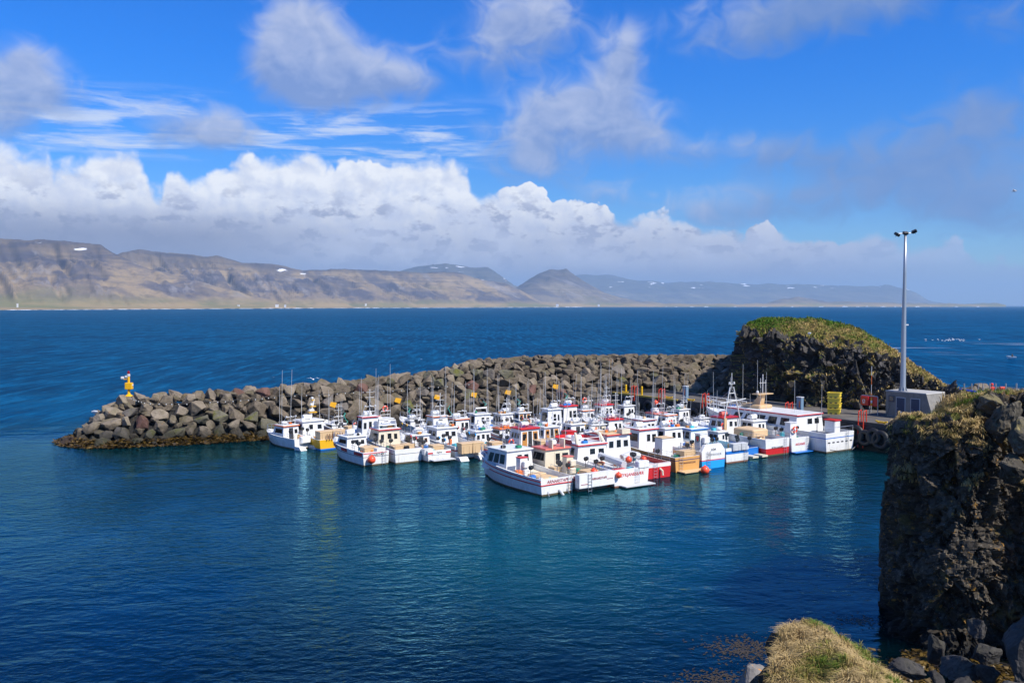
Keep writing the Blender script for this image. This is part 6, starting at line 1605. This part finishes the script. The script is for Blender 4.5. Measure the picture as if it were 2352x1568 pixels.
for x, z, rx, rz2 in ((-.85, h_ - .05, 25, .3), (0, h_ + .08, 0, 0), (.9, h_ + .25, -25, -.4)):
    m = MB(); m.rbox((0, 0, 0), (.52, .42, .30), .05); m.box((0, -.215, 0), (.44, .02, .22), mi=1); m.tube([(0, 0, -.15), (0, 0, -.28)], .03, 5)
    fl = m.build('floodlight', [P_['dark'], P_['glass']], root, (x, 0, z)); fl.rotation_euler = (R(20), R(rx), rz2)
# orange ranging pole by the island
pp = at_d(2004, 868, 99)
m = MB()
for k in range(5): m.tube([(0, 0, k * 1.0), (0, 0, k + 1.0)], .03, 6, mi=k % 2)
tag(m.build('range_pole', [P_['lgrey'], P_['orange']], None, (38.8, 98.0, QZ)), 'thin red and white striped pole behind the pump house', 'pole')

# ------------------------------------------------------------------ land, fence and rocks beyond the stack
gx, gy = np.meshgrid(np.arange(44, 110, 1.0), np.arange(70, 120, 1.0), indexing='ij')
Pq = np.stack([gx.ravel(), gy.ravel(), np.zeros(gx.size)], 1)
zz = 2.62 + (fbm(Pq / 5, 3, 71).reshape(gx.shape) - .5) * .5 - 4 * smooth(112, 119, gy)
tag(np_mesh('ground', np.stack([gx, gy, zz], 2).reshape(-1, 3), grid_faces(*gx.shape), m_con), 'gravelly ground beyond the rock stack', 'ground', kind='structure')
for k, x in enumerate((3585, 3616, 3644, 3669, 3686, 3712, 3734, 3772, 3812)):
    d = 108 - k * .9; p = at_d(*src(x, 1446), d)
    m = MB(); zt_ = p.z + .25; m.tube([(0, 0, 0), (0, 0, zt_ - 2.6)], .075, 8); m.lathe([(.085, 0), (0, .03)], (0, 0, zt_ - 2.6), 8)
    tag(m.build('fence_post', m_gv, None, (p.x, p.y, 2.6)), 'pale grey steel fence post beyond the rock stack', 'fence post', 'fence posts beyond the rock stack')
m = MB(); pr = [at_d(*src(x, 1458), 108 - k * .9) for k, x in enumerate((3585, 3616, 3644, 3669, 3686, 3712, 3734, 3772, 3812))]
for dz in (.2, .0, -.25, -.5): m.tube([(p.x, p.y, p.z + dz) for p in pr], .012, 4)
tag(m.build('fence_wire', m_gv), 'thin wires strung between the fence posts beyond the stack', 'fence')
for k, (x, y, r_) in enumerate(((3570, 1460, .8), (3600, 1462, .9), (3636, 1456, 1.1), (3672, 1454, 1.2), (3700, 1456, 1.0), (3745, 1462, 1.1), (3770, 1460, 1.3), (3800, 1468, 1.2), (3832, 1470, 1.2), (3610, 1470, .9), (3652, 1470, .9))):
    p = at_d(*src(x, y), 112)
    stand_boulder(p.x, p.y, p.z - .5, r_, k, 0, 'grey boulder behind the fence at the right edge', 'boulders behind the fence')
m_bp = paint('blue_pipe', (.01, .03, .30), rough=.4, dirt=.1)
p0, p1 = at_d(*src(3588, 1464), 106), at_d(*src(3660, 1474), 104)
m = MB(); m.tube([p0, p1], .3, 10); tag(m.build('pipe', m_bp), 'dark blue pipe lying behind the left fence posts', 'pipe')
p0, p1 = at_d(*src(3776, 1484), 98), at_d(*src(3834, 1486), 97)
m = MB(); m.tube([p0, p1, p1 + Vector((.25, 0, -.2)), p1 + Vector((.3, 0, -1.3))], .3, 10); tag(m.build('pipe', m_bp), 'dark blue pipe with a downturned end at the right edge', 'pipe')
for x, y, lab in ((3826, 1518, 'orange buoy at the right edge beside another'), (3836, 1524, 'orange buoy cut by the right edge of the frame')):
    p = at_d(*src(x, y), 70); ball((p.x, p.y, p.z), .32, lab)
p = at_d(*src(3760, 1455), 107.0)
m = MB(); m.rbox((0, 0, 0), (.75, .4, .35), .1); tag(m.build('bag', P_['buoy'], None, p), 'orange red bag on the boulders right of the person', 'bag')
# person in red, seen above the stack
pz = at_d(*src(3720, 1438), 106.0)
def person(loc, h, label):
    s_ = h / 1.78
    J = {'pel': (0, 0, .98), 'spine': (0, .0, 1.2), 'chest': (0, -.01, 1.40), 'neck': (0, 0, 1.52), 'head': (0, -.02, 1.64), 'top': (0, -.01, 1.76)}
    E_ = [('pel', 'spine'), ('spine', 'chest'), ('chest', 'neck'), ('neck', 'head'), ('head', 'top')]
    Rr = {'pel': .15, 'spine': .14, 'chest': .15, 'neck': .065, 'head': .10, 'top': .07}
    for k, sg in (('l', -1), ('r', 1)):
        J.update({k + 'sh': (sg * .19, 0, 1.44), k + 'el': (sg * .32, -.08, 1.20), k + 'wr': (sg * .16, -.26, 1.12), k + 'ha': (sg * .11, -.31, 1.13), k + 'hip': (sg * .10, 0, .92), k + 'kn': (sg * .11, -.02, .50), k + 'an': (sg * .11, .02, .09), k + 'to': (sg * .12, -.16, .04)})
        E_ += [('chest', k + 'sh'), (k + 'sh', k + 'el'), (k + 'el', k + 'wr'), (k + 'wr', k + 'ha'), ('pel', k + 'hip'), (k + 'hip', k + 'kn'), (k + 'kn', k + 'an'), (k + 'an', k + 'to')]
        Rr.update({k + 'sh': .085, k + 'el': .06, k + 'wr': .045, k + 'ha': .045, k + 'hip': .115, k + 'kn': .075, k + 'an': .055, k + 'to': .04})
    ks = list(J); me = bpy.data.meshes.new('person')
    me.from_pydata([tuple(c * s_ for c in J[k]) for k in ks], [(ks.index(a), ks.index(b_)) for a, b_ in E_], [])
    o = bpy.data.objects.new('person', me); COL.objects.link(o); o.location = loc
    sk = o.modifiers.new('skin', 'SKIN'); ss = o.modifiers.new('sub', 'SUBSURF'); ss.levels = ss.render_levels = 2
    for i, k in enumerate(ks): me.skin_vertices[0].data[i].radius = (Rr[k] * s_, Rr[k] * s_ * .9); me.skin_vertices[0].data[i].use_root = (k == 'pel')
    dg = bpy.context.evaluated_depsgraph_get(); me2 = bpy.data.meshes.new_from_object(o.evaluated_get(dg)); o.modifiers.clear(); o.data = me2
    me2.materials.clear()
    for mm in (paint('red_jacket', (.62, .03, .02), rough=.7), paint('skin', (.55, .33, .24), rough=.5), paint('dark_trousers', (.03, .03, .035), rough=.8)): me2.materials.append(mm)
    for f in me2.polygons:
        z = f.center.z / s_; f.use_smooth = True
        f.material_index = 1 if z > 1.54 or (abs(f.center.x) < .16 * s_ and f.center.y < -.27 * s_ and z > .9) else 2 if z < .93 else 0
    m = MB(); m.lathe([(.135, 1.655), (.138, 1.70), (.12, 1.78), (.07, 1.83), (0, 1.845)], (0, 0, 0), 14); hm = m.build('helmet', paint('red_helmet', (.75, .06, .03), rough=.3), o); hm.scale = (s_, s_, s_)
    m = MB()
    for x in (-.035, .035): m.lathe([(.0, -.012), (.012, 0), (0, .012)], (x, -.115, 1.655), 6)
    m.box((0, -.125, 1.63), (.025, .03, .04)); m.box((0, -.112, 1.595), (.05, .012, .012)); fa = m.build('face', paint('dark_trousers', (.03, .03, .03)), o); fa.scale = (s_, s_, s_)
    return tag(o, label, 'person')
person((pz.x, pz.y, 2.62), pz.z - 2.62, 'person in a red jacket and red helmet behind the stack')

# ------------------------------------------------------------------ light beacon on the breakwater head
bc = at_d(296, 908, 96.0)
bz = float(bw_z(np.array([[bc.x, bc.y]]))[0]) + .35
zt0 = 14 + (702 - 851) * bc.y / F
root = empty('beacon', (bc.x, bc.y, bz)); tag(root, 'yellow harbour light beacon with a red lamp on the breakwater tip', 'beacon')
hh = zt0 - bz
m_by = paint('beacon_yellow', (.80, .43, .005), rough=.4, dirt=.12)
m = MB(); m.lathe([(.42, 0), (.40, .06), (.16, .22), (.13, .4), (.13, hh - .62)], (0, 0, 0), 12); m.build('pole', m_by, root)
m = MB(); m.rbox((.05, -.05, hh * .40), (.76, .44, .70), .04); m.build('cabinet', m_by, root)
m = MB(); m.box((.45, -.05, hh * .44), (.05, .24, .16)); m.build('latch', P_['white'], root)
m = MB(); m.lathe([(.15, 0), (.17, .04), (.17, .22), (.13, .26)], (0, 0, hh - .62), 12); m.build('lamp_base', P_['lgrey'], root)
m_lr, t, b = new_mat('lamp_red'); b.inputs['Base Color'].default_value = (.22, .004, .006, 1); b.inputs['Roughness'].default_value = .1
m = MB(); m.lathe([(.12, 0), (.14, .08), (.12, .26), (.05, .34), (0, .36)], (0, 0, hh - .36), 12); m.build('lamp', m_lr, root)
m = MB(); m.tube([(0, 0, hh * .66), (-.5, -.05, hh * .66)], .05, 6); m.build('bracket', m_by, root)
m = MB(); m.rbox((-.62, -.08, hh * .72), (.34, .2, .26), .04, .4); m.build('floodlight', P_['lgrey'], root)
m = MB(); m.rbox((-.22, -.05, hh * .76), (.3, .2, .24), .04); m.tube([(-.22, -.05, hh * .7), (-.05, 0, hh * .7)], .03, 5); m.build('camera', P_['lgrey'], root)
bb = MB(); bb.rbox((0, 0, -.2), (2.2, 1.6, 1.0), .2); tag(bb.build('beacon_plinth', M_B0, None, (bc.x, bc.y, bz - .32)), 'flat topped dark rock block under the yellow beacon', 'plinth')

# ------------------------------------------------------------------ things on the breakwater
def on_bw(x, y, up=.6):
    """first point where the view line meets the boulder slope (full-size pixels)"""
    r = ray(*src(x, y)); o = Vector((0, 0, CAM_H))
    for d in np.arange(84, 136, .15):
        p = o + r * (d / r.y)
        if float(bw_z(np.array([[p.x, p.y]]))[0]) + up > p.z: return p
    return p
m_pl = paint('sign_yellow_orange', (.85, .42, .01), rough=.4, dirt=.15)
mk = [(1249, 1518, 'first'), (1492, 1502, 'second'), (1640, 1490, 'third'), (1777, 1481, 'fourth'), (1905, 1472, 'fifth'), (2083, 1450, 'sixth')]
for k, (x, y, nth) in enumerate(mk):
    p = on_bw(x, y, .9)
    root = empty('mooring_marker', p); tag(root, f'tilted yellow plate on the rocks, {nth} of six from the left', 'marker', 'yellow plates on the breakwater')
    m = MB(); s_ = .36
    m.add([(-.42, -.05, -.1), (.25, -.1, -.32), (.42, 0, .26), (-.25, .05, .34), (-.42, 0, -.1), (.25, -.05, -.32), (.42, .05, .26), (-.25, .1, .34)], [(0, 1, 2, 3), (7, 6, 5, 4), (0, 4, 5, 1), (1, 5, 6, 2), (2, 6, 7, 3), (3, 7, 4, 0)]); m.build('plate', m_pl, root)
    m = MB(); m.tube([(0, .1, .2), (0, .25, -1.2)], .035, 6); m.build('post', P_['dark'], root)
    if k != 5:
        q = on_bw(x + (28 if k != 4 else 24), y + 22, .6)
        m = MB(); m.torus((0, 0, 0), .34, .14, (.25, -.75, .6), 18, 8); tag(m.build('tyre', m_ty, None, q, True), f'black tyre on the rocks under the {nth} yellow plate', 'tyre', 'tyres on the breakwater')
    rp = [on_bw(x + 34 + 4 * j + 6 * math.sin(j * 2.1), y + 26 + 9 * j, .55) for j in range(6)]
    m = MB(); m.tube(rp, .05, 5); m.tube([v + Vector((.15 * math.sin(j), -.1, .1)) for j, v in enumerate(rp[:4])], .045, 5)
    tag(m.build('rope', paint('green_rope', (.05, .30, .24), rough=.8)), f'green mooring rope trailing from the {nth} yellow plate', 'rope', 'green ropes on the breakwater')
cab_px = [(180 + x / 2.613, 1300 + y / 2.613) for x, y in ((815, 488), (850, 505), (900, 522), (960, 540), (1130, 545), (1240, 548), (1400, 545), (1550, 530), (1700, 525), (1850, 515), (2000, 505), (2130, 490), (2250, 480))] + [(980 + x / 2.94, 1380 + y / 2.94) for x, y in ((430, 285), (700, 285), (880, 260), (1060, 255), (1300, 235), (1500, 240), (1680, 210), (1900, 200), (2100, 185), (2350, 160))]
cp_ = [on_bw(x, y, .95) for x, y in cab_px]
root = empty('light_cable', cp_[0]); tag(root, 'black cable with small lamps draped along the top of the breakwater', 'cable')
rel = [p - cp_[0] for p in cp_]
dense = []
for a, b_ in zip(rel[:-1], rel[1:]):
    for k in range(4): t_ = k / 4; q = a.lerp(b_, t_); q.z -= .16 * math.sin(math.pi * t_); dense.append(q)
m = MB(); m.tube(dense + [rel[-1]], .035, 5); m.build('wire', P_['black'], root)
for q in dense[1::2]:
    m = MB(); m.lathe([(.05, -.12), (.06, -.05), (.03, 0)], q, 6); m.build('bulb', P_['whip'], root)

# ------------------------------------------------------------------ ropes on the water side
def rope(a, b_, sag, label, r=.03, mat='whip'):
    pts = [Vector(a).lerp(Vector(b_), k / 8) - Vector((0, 0, sag * math.sin(math.pi * k / 8))) for k in range(9)]
    m = MB(); m.tube(pts, r, 5); tag(m.build('mooring_rope', P_[mat]), label, 'rope', 'mooring ropes')
rope(at_d(*src(3224, 1622), 91.0), q3(edge_s(3345), -.1, 1.9), .15, 'pale mooring rope from the large ship stern to the quay')
rope(q3(edge_s(2960), .75, QZ + .3), w2(fleet[10][1], 2.2, 6.5, 3.0), .2, 'dark mooring rope from the quay to the side of the large ship', .025, 'dark')

# ------------------------------------------------------------------ birds and small far things
def gull(loc, s_, label, wings=False, rz=0.0, group=None, cat='gull'):
    m = MB(); m.lathe([(0, -.28), (.06, -.2), (.1, -.05), (.1, .06), (.06, .17), (.05, .22), (.055, .27), (.03, .32), (0, .34)], (0, 0, .12), 8, 'y')
    if wings:
        for sg in (-1, 1): m.add([(sg * .06, .1, .16), (sg * .06, -.08, .16), (sg * .38, -.02, .32), (sg * .38, .12, .34), (sg * .75, -.12, .24), (sg * .72, -.02, .25)], [(0, 1, 2, 3), (3, 2, 4, 5)] if sg > 0 else [(3, 2, 1, 0), (5, 4, 2, 3)])
    else:
        m.tube([(-.03, 0, .05), (-.03, 0, -.06)], .008, 4); m.tube([(.03, 0, .05), (.03, 0, -.06)], .008, 4)
        m.add([(-.1, .1, .2), (-.11, -.2, .18), (0, -.34, .16), (.11, -.2, .18), (.1, .1, .2), (0, .05, .235), (0, -.2, .235)], [(0, 1, 6, 5), (1, 2, 6), (6, 2, 3), (5, 6, 3, 4)], 1)
    o = m.build('gull', [paint('gull_white', (.8, .8, .78), dirt=.05), P_['lgrey']], None, loc); o.scale = (s_,) * 3; o.rotation_euler = (0, 0, rz)
    return tag(o, label, cat, group)
p = on_bw(355, 1555, .8); gull((p.x, p.y, p.z + .1), 1.6, 'white gull standing on a black boulder near the breakwater tip', rz=1.0)
gull(at_d(2330, 441, 70), .6, 'white gull flying in the sky at the right', True, .8)
gull(at_d(*src(3035, 1256), 106) + Vector((0, 0, .0)), 1.4, 'white gull sitting on the grassy edge of the rock island')
gull(at_d(*src(1175, 1426), 140), 1.3, 'white gull flying low over the sea behind the rocks', True)
pr_ = gull(at_z(2183, 783, .0), 1.1, 'white seabird in the flock resting on the open sea', True, 0, 'flock on the open sea', 'seabird'); pr_.name = 'seabird'
for k in range(26):
    o = pr_.copy(); COL.objects.link(o); q = at_z(2183 + rg.normal(0, 24), 783 + rg.normal(0, 1.6), 0); o.location = (q.x, q.y, rg.uniform(0, .5)); o.rotation_euler = (0, 0, rg.uniform(0, 6.28))
# small rowing boat with a dark figure
p = at_z(2324, 823, 0)
root = empty('rowing_boat', (p.x, p.y, 0), 1.2); tag(root, 'tiny white boat with a dark figure far out at the right edge', 'boat')
m = MB(); m.add([(-.55, -1.1, .45), (.55, -1.1, .45), (.6, .3, .5), (0, 1.4, .7), (-.6, .3, .5), (-.4, -1.0, -.1), (.4, -1.0, -.1), (.4, .3, -.1), (0, 1.0, -.1), (-.4, .3, -.1)], [(0, 1, 2, 3, 4), (0, 5, 6, 1), (1, 6, 7, 2), (2, 7, 8, 3), (3, 8, 9, 4), (4, 9, 5, 0)]); m.build('hull', P_['white'], root)
m = MB(); m.lathe([(.1, 0), (.26, .1), (.24, .45), (.12, .6), (.13, .75), (0, .85)], (0, -.1, .45), 10); m.build('figure', P_['dark'], root)
# farmhouses on the far shore
m_fh = paint('farm_white', (.8, .8, .78), dirt=.1); m_fr = paint('farm_roof', (.16, .09, .08), dirt=.1)
for x, y, w, d, lab in ((40, 697, 5, 3330, 'white farmhouse alone on the low cliff at the far left shore'), (480, 702.5, 5, 4500, 'white farm shed at the left end of the far shore farms'), (548, 700, 7, 4600, 'white farmhouse between the shed and the farm cluster on the far shore'), (636, 699, 11, 4800, 'long white barn of the farm cluster on the far shore'), (655, 699.5, 6, 4810, 'smaller white barn right of the long one on the far shore'), (840, 697, 6, 5900, 'tiny white house under the ochre slopes of the far shore'), (1280, 698, 9, 7700, 'row of white farm buildings far right on the shore plain'), (1375, 699, 7, 7800, 'white building at the right end of the far shore farms')):
    wx = w * .62 * d / F; c_ = at_d(x, y, d); h_ = wx * .35
    root = empty('farmhouse', (c_.x, d, c_.z - h_)); tag(root, lab, 'farmhouse', 'farmhouses on the far shore')
    m = MB(); m.box((0, 0, h_ * .5 - 6), (wx, wx * .5, h_ + 12)); m.build('wall', m_fh, root)
    m = MB(); m.add([(-wx / 2, -wx * .27, h_), (wx / 2, -wx * .27, h_), (wx / 2, wx * .27, h_), (-wx / 2, wx * .27, h_), (-wx / 2, 0, h_ * 1.6), (wx / 2, 0, h_ * 1.6)], [(0, 1, 5, 4), (2, 3, 4, 5), (1, 2, 5), (3, 0, 4), (3, 2, 1, 0)]); m.build('roof', m_fr, root)
# ------------------------------------------------------------------ render settings
scene.render.engine = 'CYCLES'
scene.cycles.use_denoising = True
try: scene.cycles.denoiser = 'OPENIMAGEDENOISE'
except Exception: pass
scene.cycles.max_bounces = 6; scene.cycles.diffuse_bounces = 2; scene.cycles.glossy_bounces = 3
scene.cycles.transmission_bounces = 2; scene.cycles.volume_bounces = 0; scene.cycles.transparent_max_bounces = 4
scene.cycles.sample_clamp_indirect = 6.0
scene.cycles.caustics_reflective = False; scene.cycles.caustics_refractive = False
vs_ = scene.view_settings
vs_.view_transform = 'Standard'; vs_.look = 'None'; vs_.gamma = 1.0; vs_.use_curve_mapping = False; vs_.exposure = 0.33
